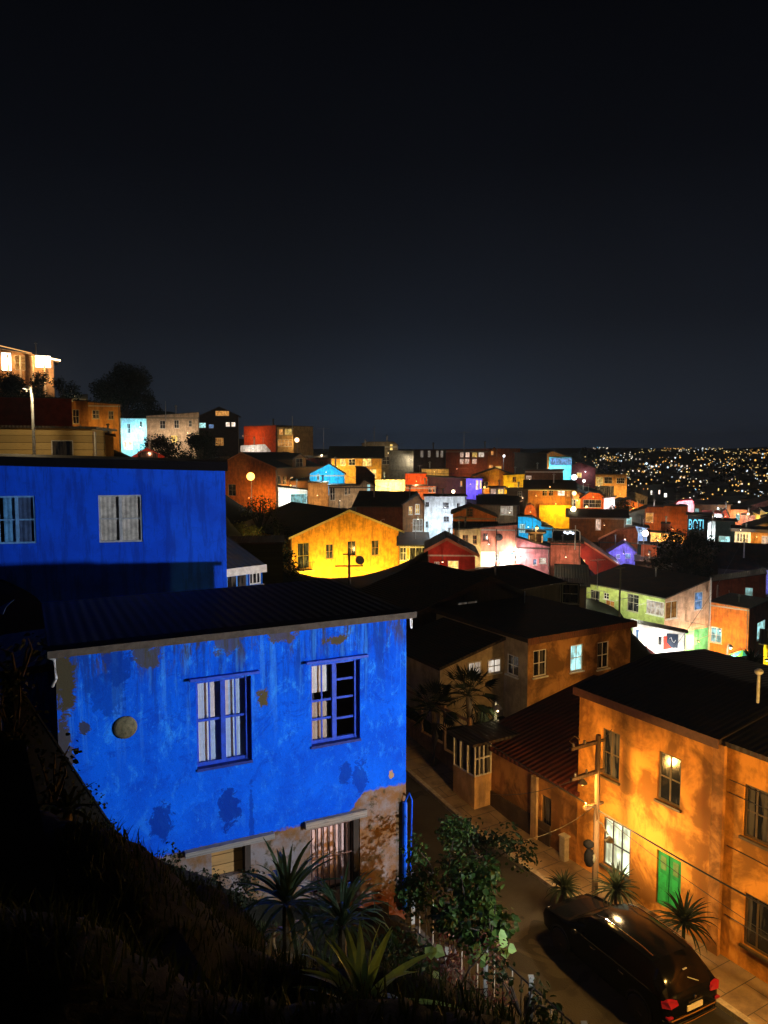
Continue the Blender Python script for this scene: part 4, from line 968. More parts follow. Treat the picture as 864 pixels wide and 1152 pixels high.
mm = HOUSES['man']; q0 = mm['loc'](120, 62); q1 = mm['loc'](203, 78); mb = MB()
mb.prism([(q0.x,q0.z-.25),(q1.x,q1.z-.25),(q1.x,q1.z+.35),(q0.x,q0.z+.35)], 'y', -1.5, -1.2); mb.build('light_strip', emis((1,.75,.42), 5), mm['root'])
q0 = mm['loc'](-5, 62); q1 = mm['loc'](108, 66); mb = MB(); mb.prism([(q0.x,q0.z+3.6),(q1.x,q1.z+1.2),(q1.x,q1.z+1.5),(q0.x,q0.z+3.9)], 'y', -1.5, -1.2); mb.build('light_strip', emis((1,.5,.16), 1.2), mm['root'])
for i_ in range(4): mb = MB(); xx_ = mm['W']*(.35+.17*i_); mb.tube([(xx_,-1.1,-2),(xx_,-1.1,mm['H']-1)], .35, 6); mb.build('column', PLc(.6,.45,.3), mm['root'])
H('tile_roof_house', 'low house with a pale patchy tiled roof between the hilltop trees', 'c1', 215, 290, 205, 230, 140, 140, 9, ('pyr', 190, .5, 1), PLc(.2,.15,.1), PLc(.3,.28,.2), wl=[(250,200,3,WARM,120)])
# centre left
H('cyan_gable_house', 'bright cyan gable with black roof, between the orange house and the ochre house', 'c2', 408, 545, 325, 360, 97, 98, 8, ('px', [(408,322),(484,284),(545,322)]), PLc(.02,.42,.8), ROOFD, wins=[(438,322,447,346,'D')], ov=.3, wl=[(475,312,3,(.6,.95,1),520)])
H('ochre_house', 'ochre house with two warm lit windows under a long black roof', 'c2', 492, 688, 258, 350, 112, 114, 8, ('pyr', 216, .5, 1), PLc(.6,.33,.06), ROOFD, wins=[(560,264,586,288,'D'), (615,262,649,291,'y','f',{'e':1.1}), (638,304,668,336,'y','f',{'e':1.1}), (528,264,548,290,'y','f',{'e':1})], key='och', ov=.6, wl=[(520,290,3,(1,.65,.2),900), (650,345,3,(1,.7,.2),500)])
H('grey_block', 'tall grey-beige block with a curved black roof and lit attic window', 'c2', 612, 752, 205, 340, 133, 132, 9, ('px', [(612,205),(640,198),(735,198),(752,210)]), PLc(.25,.2,.13), ROOFD, wins=[(721,206,732,230,'y','f',{'e':.9,'cols':1,'rows':1}),(690,255,725,285,'d')], wl=[(715,240,3,(1,.75,.4),130)])
H('grey_block', 'lower grey-beige block with a bright white lamp on its corner', 'c2', 718, 812, 232, 340, 126, 126, 8, ('flat',), PLc(.22,.19,.12), ROOFD, wl=[(800,265,1.2,(1,.9,.8),220)])
H('floodlit_wall_house', 'floodlit cream-yellow garden wall house under the grey blocks', 'c2', 664, 782, 345, 392, 101, 101, 5, ('flat',), PLc(.7,.55,.25), ROOFD, wl=[(715,365,2.4,(1,.8,.3),1500), (765,365,2,(1,.7,.2),500)], thick=.06, ov=.05)
H('beige_house', 'small orange-beige wall house beside the dark roofed beige house', 'c2', 402, 482, 356, 460, 91, 90, 7, ('flat',), PLc(.5,.28,.12), ROOFD, wl=[(440,400,2.6,(1,.65,.3),260)], ov=.1, thick=.08)
H('beige_house', 'beige house with narrow windows under a dark roof, above the yellow gable house', 'c2', 484, 660, 368, 460, 89, 87, 7, ('px', [(484,368),(604,368),(620,345),(660,368)]), PLc(.4,.3,.2), ROOFB, wins=[(488,375,508,425,'d'), (545,375,555,403,'d'), (560,372,566,400,'d'), (632,362,645,405,'c','f',{'e':.8})], wl=[(530,420,2.4,(1,.75,.5),120), (610,420,2.4,(1,.75,.5),110)], ov=.2)
H('attic_block', 'dark brown windowless attic block above the beige house', 'c2', 588, 662, 300, 370, 90, 90, 6, ('px', [(588,296),(625,298),(662,332)]), PLc(.08,.035,.02), ROOFB, ov=.1)
H('turquoise_house', 'white wall and turquoise corner house lit from the yard, below the orange house', 'c2', 285, 400, 392, 460, 96, 94, 6, ('px', [(285,372),(400,385)]), PLc(.6,.62,.55), ROOFD, wins=[(335,400,397,448,'c','f',{'cols':3,'rows':1,'fm':cyanw,'e':.45})], wl=[(320,415,2,(1,.95,.8),700)], ov=.1, thick=.06)
H('brown_gable_house', 'dark brown house with a black side roof and two warm windows in its gable end', 'c2', 588, 798, 446, 560, 80, 79, 7, ('pyr', 392, .5, 1), PLc(.13,.055,.03), ROOFD, sidemat=PLc(.2,.1,.04), wins=[], wl=[(700,500,2.4,(1,.5,.3),30)], ov=.4)
H('gable_front_house', 'narrow brown gable front with two warm lit windows, left of the white house', 'c3', 52, 148, 345, 470, 76, 76.5, 5, ('px', [(52,345),(120,300),(148,345)]), PLc(.22,.1,.04), ROOFD, wins=[(78,352,94,388,'y','f',{'e':.7}), (106,342,126,386,'y','f',{'e':.6}), (96,408,140,462,'w','f',{'e':.12,'cols':3})], wl=[(118,400,2,(1,.8,.6),55)], ov=.3)
# centre ridge
H('long_brown_house', 'long brown house with two rows of lit windows on the crest', 'c3', 240, 432, 103, 215, 146, 138, 9, ('px', [(240,103),(432,98)]), PLc(.22,.07,.03), ROOFR, sidemat=PLc(.4,.12,.03),
  wins=[(305,108,320,135,'p'), (328,108,346,135,'p','f',{'e':1.6}), (358,108,380,135,'y','f',{'e':.5}), (386,108,411,134,'w','f',{'e':.5}), (303,142,320,165,'p'), (325,142,345,164,'p'), (358,142,378,164,'p')], wl=[(340,185,3,(1,.4,.2),240), (480,190,2.5,(1,.6,.25),10)], ov=.4)
H('gabled_end_house', 'brown gable end with orange lit lower windows at the end of the long brown house', 'c3', 427, 491, 112, 228, 137, 139, 6, ('px', [(427,112),(457,92),(491,130)]), PLc(.4,.14,.03), ROOFD, wins=[(433,170,450,200,'o'), (460,175,487,206,'y','f',{'e':.6}), (442,108,452,125,'o')], wl=[(455,212,2.4,(1,.5,.15),420)])
H('long_grey_house', 'long dark house with a row of tall pale windows left of the crest', 'c3', 85, 240, 103, 215, 150, 146, 9, ('flat',), PLc(.08,.05,.035), ROOFR, wins=[(130,106,142,135,'w','f',{'e':.15}), (162,106,174,135,'w','f',{'e':.15}), (198,106,210,135,'w','f',{'e':.12}), (218,106,230,135,'w','f',{'e':.15})])
H('flat_block', 'dark square block behind the cyan house on the crest', 'c3', 545, 690, 122, 190, 128, 127, 9, ('px', [(545,116),(690,120)]), PLc(.06,.035,.025), ROOFD)
H('cyan_balcony_house', 'bright cyan house with a glazed upper balcony at the right end of the crest', 'c3', 698, 798, 133, 240, 120, 121, 7, ('flat',), PLc(.15,.6,.75), ROOFD, wins=[(704,138,798,170,'b','f',{'cols':5,'rows':1,'fm':cyanw,'e':1.2})], wl=[(735,190,2.4,(.6,.95,1),800)], ov=.1, thick=.06)
H('brown_row_house', 'long low brown house below the cyan balcony house', 'c3', 590, 760, 192, 250, 112, 113, 6, ('flat',), PLc(.12,.06,.03), ROOFD, wins=[(596,216,620,243,'p','f',{'e':.7})], wl=[(612,230,2,(1,.6,.4),40)])
H('yellow_cottage', 'small yellow cottage with one red framed window near the crest', 'c3', 497, 590, 214, 285, 107, 107, 6, ('px', [(497,214),(590,210)]), PLc(.7,.45,.03), ROOFD, wins=[(537,222,553,245,'D')], fm=plain((.25,.04,.02),.6), wl=[(520,262,2.6,(1,.7,.1),420)], ov=.08, thick=.06)
H('cream_cottage', 'cream cottage with a row of glowing windows beside the small yellow cottage', 'c3', 434, 500, 268, 305, 104, 104, 5, ('flat',), PLc(.6,.4,.25), ROOFD, wins=[(440,275,464,300,'p','f',{'e':1.3}), (470,275,497,300,'y','f',{'e':.8})])
H('orange_block', 'vivid orange flat fronted block with a long side roof, left of centre', 'c3', 62, 158, 207, 250, 108, 108, 7, ('flat',), PLc(.65,.1,.015), ROOFD, wl=[(110,238,2.6,(1,.5,.2),420)], ov=.06, thick=.06)
H('orange_shop', 'low orange house with two small windows under the vivid orange block', 'c3', 58, 200, 264, 300, 104, 104, 6, ('px', [(58,264),(200,262)]), PLc(.6,.17,.04), ROOFD, wins=[(165,266,180,290,'D'), (185,266,198,290,'D')], wl=[(110,285,2.6,(1,.5,.2),260)], ov=.3)
H('flat_roof_house', 'low house with a pale yellow lit parapet above the vivid orange block', 'c3', 135, 255, 188, 215, 118, 118, 8, ('flat',), PLc(.6,.4,.15), PLc(.3,.2,.1), wl=[(190,196,2.4,(1,.7,.3),200)], ov=.05, thick=.05)
H('dark_red_house', 'dark maroon house wall left of the violet lit columns', 'c3', 160, 332, 228, 300, 104, 104, 8, ('px', [(160,222),(332,230)]), PLc(.08,.03,.025), ROOFD, wins=[(306,240,314,262,'o')])
H('violet_house', 'narrow house lit violet with warm yellow columns', 'c3', 332, 402, 230, 290, 101, 102, 6, ('flat',), PLc(.15,.12,.6), ROOFD, wins=[(374,236,386,278,'y'), (391,236,400,274,'y','f',{'cols':1,'rows':1})], wl=[(350,250,2,(.45,.35,1),520)])
H('black_roof_house', 'low dark house with a wide black roof between the violet house and the brown one', 'c3', 395, 570, 330, 360, 94, 95, 6, ('pyr', 300, .5, 1), PLc(.08,.05,.04), ROOFD, ov=.4)
H('dark_house_low', 'small grey-brown house with a tiny lit window near the middle of the slope', 'c3', 512, 606, 278, 340, 96, 96, 7, ('flat',), PLc(.12,.1,.08), ROOFG, wins=[(560,285,578,310,'D')], wl=[(580,310,2,(1,.7,.4),30)])
H('arched_house', 'small orange arched roof house beside the two tone yellow house', 'c3', 590, 642, 378, 390, 84, 84, 5, ('px', [(590,372),(600,350),(616,344),(632,354),(642,384)]), PLc(.55,.16,.03), PLc(.5,.15,.03), wl=[(615,370,2,(1,.5,.2),200)], thick=.06, ov=.03)
# right hand side
H('frame_building', 'tall ochre building front with an open dark recess and three upper windows', 'c4', 108, 252, 170, 310, 152, 152, 9, ('flat',), PLc(.5,.26,.07), PLc(.5,.3,.1), wins=[(118,180,148,215,'y','f',{'e':.4,'cols':3,'rows':3}), (153,180,188,208,'D'), (207,184,242,208,'D','f',{'cols':4}), (113,218,195,290,'D','f',{'cols':1,'rows':1,'sill':False,'fm':BLACKM})], wl=[(220,250,3.5,(1,.6,.2),1100), (130,215,2.5,(1,.7,.3),220)], ov=.06, thick=.1)
H('orange_gable_house', 'house with a glowing orange rounded gable over a dark porch', 'c4', 50, 165, 272, 320, 104, 104, 7, ('px', [(50,272),(90,246),(130,250),(165,274)]), PLc(.6,.13,.02), ROOFD, wins=[(62,278,140,312,'D','f',{'cols':3})], wl=[(105,262,2.4,(1,.5,.15),300)], thick=.06)
H('lit_shed', 'small white lit shed right of the orange rounded gable', 'c4', 152, 200, 268, 318, 100, 101, 4, ('px', [(152,272),(200,266)]), PLc(.7,.6,.6), ROOFD, wl=[(176,290,2,(1,.85,.85),420)], cat='shed', thick=.05)
H('brown_house', 'brown house with a tall lit window under a wide black roof', 'c4', 2, 245, 350, 430, 83, 84, 5, ('pyr', 322, .5, 1), PLc(.2,.09,.03), ROOFD, wins=[(116,362,139,410,'p','f',{'e':1.3})], wl=[(150,380,2.2,(1,.5,.25),60)], ov=.5)
H('glazed_house', 'dark house with a cyan lit window beside a white post', 'c4', 246, 330, 335, 400, 88, 88, 7, ('px', [(246,345),(330,318)]), PLc(.1,.1,.09), ROOFD, wins=[(248,354,273,386,'c','f',{'e':.7,'rows':1,'cols':1})], wl=[(255,345,1.5,WHT,60)])
H('orange_box_house', 'low orange-brown box house with a bright orange panel', 'c4', 330, 412, 310, 380, 100, 100, 6, ('flat',), PLc(.35,.1,.02), ROOFB, wins=[(333,335,366,376,'o','f',{'e':.7,'cols':1,'rows':1})], wl=[(360,370,2.4,(1,.5,.15),150)], ov=.05)
H('brown_block', 'tall windowless brown block in the middle right', 'c4', 412, 516, 306, 430, 96, 95, 7, ('flat',), PLc(.32,.08,.015), ROOFB, wl=[(450,395,3,(1,.5,.15),320)], ov=.05, thick=.06)
sg_ = H('sign_building', 'black flat building with cyan glowing letters on its front', 'c4', 516, 622, 344, 430, 92, 92, 6, ('flat',), plain((.015,.015,.018), .8), ROOFD, key='sign')
q0 = sg_['loc'](517, 415); q1 = sg_['loc'](585, 358)
fc = bpy.data.curves.new('letters', 'FONT'); fc.body = 'BOTI'; fc.size = (q1.z-q0.z)*1.15; fc.extrude = .04; fc.align_x = 'LEFT'; fc.space_character = .95
tmp = bpy.data.objects.new('tmp', fc); COL.objects.link(tmp)
dg = bpy.context.evaluated_depsgraph_get(); me = bpy.data.meshes.new_from_object(tmp.evaluated_get(dg)); bpy.data.objects.remove(tmp)
lo = bpy.data.objects.new('sign_letters', me); COL.objects.link(lo); lo.parent = sg_['root']; lo.location = (q0.x, -.06, q0.z+.25)
wd = max(v.co.x for v in me.vertices); k = (q1.x-q0.x)/wd; lo.scale = (k, 1, 1); lo.rotation_euler = (PI/2, 0, 0); me.materials.clear(); me.materials.append(emis((.2,.75,1), 1.3))
H('red_canopy_house', 'white lit stall under a glowing red domed canopy', 'c4', 462, 545, 300, 335, 110, 110, 6, ('px', [(462,298),(478,284),(535,280),(556,300)]), PLc(.7,.45,.5), PLc(.45,.01,.03), wl=[(515,295,2,(1,.6,.65),500)], ov=.3, cat='stall')
H('pale_roof_house', 'pale lit house front with a red gable edge behind the black sign building', 'c4', 585, 672, 336, 380, 104, 104, 7, ('flat',), PLc(.55,.6,.65), PLc(.45,.06,.03), wins=[(628,345,645,362,'D')], wl=[(640,352,2.2,(.85,.9,1),300)], thick=.1)
H('red_gable_house', 'small red gable end beside the pale lit front', 'c4', 668, 700, 340, 380, 103, 104, 6, ('px', [(668,330),(680,320),(700,362)]), PLc(.5,.08,.03), ROOFD, wl=[(680,345,2,(1,.5,.3),90)])
H('pink_parapet_house', 'low house with a pink lit parapet, far right of the slope', 'c4', 750, 822, 346, 380, 112, 112, 6, ('flat',), PLc(.6,.28,.2), PLc(.6,.5,.4), wl=[(785,352,2.2,(1,.7,.6),220)], thick=.1)
H('white_tower_house', 'narrow floodlit white house wall between the two dark buildings', 'c4', 604, 642, 362, 470, 90, 90, 5, ('px', [(604,380),(642,360)]), PLc(.7,.75,.75), ROOFD, wl=[(625,420,1.8,(.9,1,1),420)], thick=.05, ov=.04)
H('dark_teal_house', 'dark teal house with a glowing turquoise opening at its foot', 'c4', 636, 722, 372, 470, 88, 88, 7, ('flat',), PLc(.03,.055,.055), ROOFD, wins=[(650,436,700,466,'c','f',{'e':1,'cols':2,'rows':1})])
H('pavilion', 'cream rounded pavilion with slim pilasters and an orange glow under a black roof', 'c4', 720, 790, 415, 475, 86, 84, 6, ('flat',), PLc(.55,.45,.28), ROOFD, wins=[(730,425,739,458,'D'), (743,426,752,460,'D'), (756,427,765,462,'D'), (769,428,778,464,'D')], fm=creamw, wl=[(745,400,2.2,(1,.85,.6),260)], ov=.5, thick=.5)
H('pavilion_wing', 'orange lit wing joined right of the cream pavilion', 'c4', 790, 880, 418, 475, 84, 85, 6, ('flat',), PLc(.5,.24,.06), ROOFD, wins=[(836,435,862,470,'p','f',{'cols':4,'e':1})], cat='wing', wl=[(815,430,2.2,(1,.6,.2),230)], ov=.5, thick=.5)
H('salmon_roof_house', 'low house with a long salmon sloping roof', 'c4', 130, 298, 456, 475, 79, 80, 3.5, ('px', [(130,455),(205,418),(290,402),(298,425)]), PLc(.6,.2,.1), PLc(.55,.2,.12), wl=[(240,435,3,(1,.6,.4),200)], ov=.1, thick=.08)
H('blue_gable_house', 'small gable house lit violet-blue at its windows', 'c4', 170, 288, 510, 560, 76, 76, 5, ('px', [(170,508),(243,465),(288,505)]), PLc(.3,.25,.75), PLc(.2,.18,.6), wins=[(205,515,222,532,'b'), (245,512,268,532,'b')], wl=[(235,498,2.4,(.55,.5,1),260)], thick=.08, ov=.25)
H('mural_house', 'narrow house with a blue and white lit painted front above the violet gable', 'c4', 285, 340, 395, 430, 82, 82, 5, ('px', [(285,392),(340,402)]), PLc(.45,.55,.8), ROOFD, wins=[(300,400,318,420,'b'),(322,405,334,422,'c')], wl=[(312,412,2,(.6,.8,1),180)])
H('orange_chimney_house', 'small bright orange tower house with a black neighbour', 'c4', 400, 441, 382, 430, 86, 86, 4, ('flat',), PLc(.6,.15,.04), ROOFD, wl=[(420,415,2.2,(1,.5,.2),160)], thick=.05, ov=.03)
H('lit_yard_house', 'floodlit white and orange yard wall with trees against it', 'c4', 352, 500, 425, 500, 84, 84, 4, ('px', [(352,420),(500,432)]), PLc(.65,.33,.1), ROOFD, wl=[(385,445,2,(1,.85,.6),420), (450,460,2.4,(1,.6,.15),420)], thick=.05, ov=.03)
H('rust_house', 'small rust coloured house wall beside the violet gable', 'c4', 314, 382, 472, 530, 74, 74, 4, ('flat',), PLc(.4,.12,.05), ROOFD, wl=[(345,500,2.4,(1,.55,.3),110)], thick=.06)
for i, (x0, x1, y, d, Dp, lb) in enumerate([(385, 640, 590, 73, 6, 'wide black warehouse roof with a pale ridge sliver'), (600, 900, 575, 76, 6, 'broad black roof above the dark brown corner building'), (290, 385, 545, 72, 3, 'small black roof beside the rust coloured house')]):
    H('warehouse', lb, 'c4', x0, x1, y, y+60, d, d+1, Dp, ('pyr', [496,468,527][i], .7, .2), PLc(.05,.04,.035), ROOFD, cat='warehouse', ov=.2)
H('lean_to_roof', 'pale grey corrugated lean-to roof among the black warehouses', 'c4', 383, 488, 585, 600, 71.5, 71, 1.2, ('px', [(383,556),(488,586)]), PLc(.2,.18,.16), corru((.3,.28,.25), .3, .3), cat='lean-to', thick=.1)
# green terrace, shop, and neighbours
KG = md(60)/60; C_ = at(748, 674, md(60))
gr = H('green_house', 'long pale green house with a pink and cream gable end and blue window', 'p', 0,0,0,0,0,0, 9.2*KG, ('px', [(748,674),(799,652)]), PLc(.62,.42,.3,d=.3), ROOFD, sidemat=PLc(.4,.5,.16,d=.3),
  wins=[(781,666,790,686,'b','f',{'cols':1}), (749,676.5,762,696,'o','f',{'e':.25,'cols':2,'rows':1}), (664,664,674.5,683,'D','l',{'fm':gf}), (679,667,685,674,'D','l'), (681,675.5,691,687,'o','l',{'e':.5}), (705.5,668.5,718.5,688,'D','l',{'fm':gf}), (727,676,747,692,'w','l',{'e':.35,'cols':4})],
  AB=(tuple(C_), tuple(Vector((C_.x,C_.y,C_.z))+V*5.6*KG)), base=at(748,674,md(60)).z-5.5*KG, key='grn', ov=.12, wl=[(771,700,3.2*KG,(1,.85,.7),700*KG*KG)])
gg = HOUSES['grn']; q = gg['loc'](771, 710); qb = gg['loc'](785, 708)
mb = MB(); mb.box(q.x, gg['W'], -.04, -.003, 0, qb.z); mb.build('painted_panel', PLc(.12,.5,.3,d=.3), gg['root'])
mb = MB(); mb.tube([(gg['W']+.05,-.06,gg['H']+1.2),(gg['W']+.05,-.06,0)], .05, 6); mb.build('downpipe', WHITE, gg['root'])
q = gg['loc'](783, 716); mb = MB()
for i in range(4): mb.box(q.x-.3+i*.2, q.x-.24+i*.2, -.07, -.045, q.z-1.4, q.z+.9)
for i in range(4): mb.box(q.x-.25, q.x+.36, -.075, -.05, q.z-.9+i*.45, q.z-.86+i*.45)
mb.build('window_grille', plain((.01,.12,.06),.5), gg['root'])
P_ = gg['root']; hg = gg['H']
for yy_, cl_, pw in ((6.2, (1,.95,.6), 480), (2.6, (1,.98,.7), 420), (.5, (.95,1,.75), 260)):
    mb = MB(); mb.tube([(-.02, yy_*KG, hg-.5), (-1.2, yy_*KG, hg-.2), (-3.2, yy_*KG, hg-.4)], .03, 5); o_ = mb.build('wall_lamp', METAL, P_); light('lamp_light', (-3.4, yy_*KG, hg-.8), cl_, pw*KG, o_, .2)
sh = H('corner_shop', 'floodlit white ground floor shop with a black board and red hangings', 'p', 712, 772, 703, 752, 57.8, 57.4, 1.6, ('px', [(712,700),(772,712)]), PLc(.75,.72,.7,d=.2), ROOFD,
  wins=[(715,708,719,719,'b','f',{'cols':1,'rows':1}), (740,716,745,726,'D','f',{'cols':1,'rows':1})], key='shop', cat='shop', wl=[(728,722,1.6,WHT,500), (758,735,1.6,WHT,240)], thick=.06, ov=.2)
ss = HOUSES['shop']; q0 = ss['loc'](749.5, 728); q1 = ss['loc'](763, 713.5)
mb = MB(); mb.box(q0.x, q1.x, -.06, -.003, q0.z, q1.z); bd = mb.build('sign_board', plain((.008,.02,.05),.6), ss['root'])
mb = MB(); cx = (q0.x+q1.x)/2; cz = (q0.z+q1.z)/2
mb.tube([(cx-.25,-.075,cz+.2),(cx-.1,-.075,cz+.3),(cx,-.075,cz),(cx+.15,-.075,cz-.15),(cx+.3,-.075,cz+.1)], .03, 5); mb.build('painted_mark', WHITE, bd)
mb = MB(); q = ss['loc'](746, 716); mb.prism([(q.x,q.z),(q.x+.35,q.z+.05),(q.x+.3,q.z-.5),(q.x+.75,q.z-1.0),(q.x+.05,q.z-1.2)], 'y', -.12, -.07); mb.build('red_hanging', PLc(.6,.05,.03), ss['root'])
aw = at(712, 716, md(55)); aw2 = at(741, 738, md(56.5)); aw3 = at(712, 748, md(54.5))
awn = empty('awning', aw3, 0, 'dark red cloth awning stretched in front of the white lit shop', 'awning')
mb = MB(); v = [Vector(p)-aw3 for p in (aw, aw2, aw3)]; mb.face(v); mb.face([x+Vector((0,.06,-.04)) for x in reversed(v)])
mb.face([v[0],v[0]+Vector((0,.06,-.04)),v[1]+Vector((0,.06,-.04)),v[1]]); mb.face([v[1],v[1]+Vector((0,.06,-.04)),v[2]+Vector((0,.06,-.04)),v[2]])
mb.build('canopy', PLc(.3,.01,.01), awn); mb = MB(); mb.tube([v[0]+Vector((0,.05,.02)), v[0]+Vector((0,.05,-6))], .05, 6); mb.tube([v[1]+Vector((0,.05,0)), v[1]+Vector((0,.05,-6))], .05, 6); mb.build('pole', METAL, awn)
H('orange_house', 'plain bright orange house wall with brown side and cyan lit window at the right edge', 'p', 797.5, 843.5, 676.5, 745, 62, 59.8, 5, ('px', [(797.5,677),(843.5,685)]), PLc(.62,.19,.03), ROOFD, sidemat=PLc(.25,.07,.035),
  wins=[(799,706,812,723,'c','f',{'e':.8}), (852,699,861,718,'c','r',{'e':.8,'rows':1})], ov=.08, thick=.08, wl=[(800,715,2.6,(1,.55,.18),520), (835,730,2.4,(1,.5,.1),260)])
H('brown_corner_house', 'dark brown windowed block above the bright orange house', 'p', 799, 862, 654, 690, 70, 69, 6, ('px', [(799,655),(862,646)]), PLc(.16,.05,.03), ROOFD, wins=[(838,661,847,675,'c','f',{'e':.5,'cols':1})], ov=.08, thick=.1, wl=[(820,665,3,(1,.6,.4),35)])
H('violet_end_house', 'sliver of a violet-blue lit house at the right frame edge', 'c4', 846, 900, 582, 660, 76, 76, 6, ('flat',), PLc(.25,.25,.7), ROOFD, wl=[(870,600,2.2,(.6,.6,1),200)])
H('yellow_kiosk', 'bright yellow kiosk wall at the right edge below the orange house', 'c6', 846, 900, 402, 500, 48, 48, 4, ('flat',), PLc(.75,.6,.03,d=.2), ROOFD, cat='kiosk', wl=[(860,440,2,(1,.85,.3),260)], thick=.06)
# the green house's left neighbour: open glazed porch with pale frame
H('open_porch', 'dark open porch with a pale frame at the left end of the long green house', 'c3', 752, 834, 690, 790, 54, 54, 3, ('flat',), PLc(.04,.035,.03), ROOFD, wins=[(756,696,828,782,'D','f',{'fm':plain((.5,.48,.4),.5),'cols':1,'rows':2})], cat='porch', thick=.08)
# ------------------------------------------------------------------ terrain
near = [(0,-3,-1.7),(0,0,-1.75),(-3,0,-1.6),(4,0,-2.3),(0,2,-2.0),(-2,3,-2.1),(2,3,-3.0),(0,3.2,-2.7),(0,5,-4.0),(-2.5,5,-3.2),(2.5,5,-4.9),(0,8,-6.3),(-2.5,8,-4.9),(2.5,8,-7.6),(0,11,-8.3),(1.5,10.5,-8.7),(-2,11,-6.7),
        (.3,14.3,-9.6),(-1.3,13.3,-8.9),(-3.1,12,-8),(-3.4,10,-6.6),(-4.8,10,-5.4),(-4,7,-3.3),(-6.5,10,-4.4),(-4.8,12,-7.2),(-2.2,11.8,-8.2),(-5.8,11.8,-6),(-1.3,13,-9.2),(-3,6.5,-3.2),(3,10.8,-9.6),(4.5,9,-9.6),(5,6,-7.5),(7,4,-6),(-9,12,-3.6),(-8,16,-4.6),(-12,20,-3.5),(-5,16,-7.5),(-7,25,-7.5),(-4,30,-9.5),
        (1.3,13.2,-9.8),(1,12.5,-9.8),(1.8,11.5,-9.9),(2.6,10,-10),(1.2,9,-8.9),(.3,12,-9.5),(3.5,8.5,-10),(18,45,-16.5),(22,52,-18),(16,55,-17.5),(26,60,-20),(30,50,-18),(12,52,-16.5),(34,64,-20),(66,225,-25),(62,195,-22),(56,175,-21),(72,240,-26),(14,62,-20),(17,72,-21.5),(12,70,-20),(20,80,-22.5),(10,60,-18.5),(6,5.5,-9.6),(10,-2,-8)]
far = [(0,300,-30),(60,300,-36),(150,300,-33),(-60,260,-12),(-150,260,8),(0,500,-34),(100,500,-33),(250,500,-32),(-150,500,-20),(0,800,-26),(150,800,-24),(350,800,-26),(0,1500,-6),(250,1500,-4),(600,1500,-5),(0,2500,3),(500,2500,5),(1200,2500,6),(-400,1500,-6),(-800,2500,0),(-300,900,-15),
       (60,330,-36),(40,300,-30),(0,300,-22),(-30,300,-8),(-60,300,4),(-100,320,16),(-200,300,24),(150,220,-30),(130,170,-26),(150,100,-24),(0,5000,6),(2500,5000,6),(-2500,5000,6),(-200,100,6),(-120,60,2)]
pts = np.array(near+far+CTRL, float)
def smooth(a, lo, hi):
    t = np.clip((a-lo)/(hi-lo), 0, 1); return t*t*(3-2*t)
def height(X, Y):
    X = np.atleast_1d(X).astype(float); Y = np.atleast_1d(Y).astype(float); out = np.zeros_like(X)
    for i in range(0, len(X), 4000):
        x = X[i:i+4000, None]; y = Y[i:i+4000, None]
        d2 = (x-pts[:,0])**2+(y-pts[:,1])**2
        w = 1/(d2**1.9+(.25+.0008*y*y))
        out[i:i+4000] = (w*pts[:,2]).sum(1)/w.sum(1)
    zf = np.interp(Y, [290,380,500,800,1200,1700,2500,5000,9000], [-33,-32.5,-33.5,-26.5,-16,-6,-1,0,0])+2.5*np.sin(X/70+Y/190)*np.clip(Y/800,0,2)*(Y<1500)
    zf = zf+(6+9*np.sin(X/310+1.2)+6*np.sin(X/130+Y/400))*smooth(Y, 1500, 2400)*smooth(X/np.maximum(Y,1), .16, .3)
    kf = smooth(Y, 300, 400)*smooth(X/np.maximum(Y,1), -.25, .05); out = out*(1-kf)+zf*kf
    rx, ry = X-S0.x, Y-S0.y
    q = rx*V.x+ry*V.y; s = rx*U.x+ry*U.y
    zst = ZS+np.maximum(0, s-3)*.12-.35
    inq = smooth(q, -9.62, -9.5)*(1-smooth(q, 7.0, 14.0)); ins = smooth(s, -26, -22)*(1-smooth(s, 20, 34))
    k = inq*ins
    return out*(1-k)+zst*k
hgt = lambda x, y: float(height(x, y)[0])
# polar sheet
na, nr = 260, 330
ang = np.linspace(math.radians(-78), math.radians(78), na)
rad = np.concatenate([[.3], np.geomspace(.8, 3450, nr-1)])
AA, RR = np.meshgrid(ang, rad); gx = (RR*np.sin(AA)).ravel(); gy = (RR*np.cos(AA)-3).ravel()
gz = height(gx, gy)
rngn = np.random.default_rng(3); gz = gz+rngn.normal(0, .02, gz.shape)*np.clip(RR.ravel()/6, .3, 1)
me = bpy.data.meshes.new('ground'); fc_ = []
for i in range(nr-1):
    for j in range(na-1):
        k = i*na+j; fc_.append((k, k+na, k+na+1, k+1))
me.from_pydata(np.stack([gx, gy, gz], 1).tolist(), [], fc_)
m, nt, out = newmat('hillside_earth'); g = G(nt); o = g.obj()
n1 = g.noise(o, .6, 8, .65); n2 = g.noise(o, 9, 6, .7)
c = g.mix(g.step(n1, .4, .62), (.009,.008,.006), (.006,.008,.004)); c = g.mix(g.step(n2, .5, .7), c, (.014,.012,.009)); g.bsdf(out, c, .95, n2, .6, .1, 0, .05)
me.materials.append(m); me.polygons.foreach_set('use_smooth', [True]*len(fc_)); me.update()
go = bpy.data.objects.new('ground', me); COL.objects.link(go); tag(go, kind='structure')

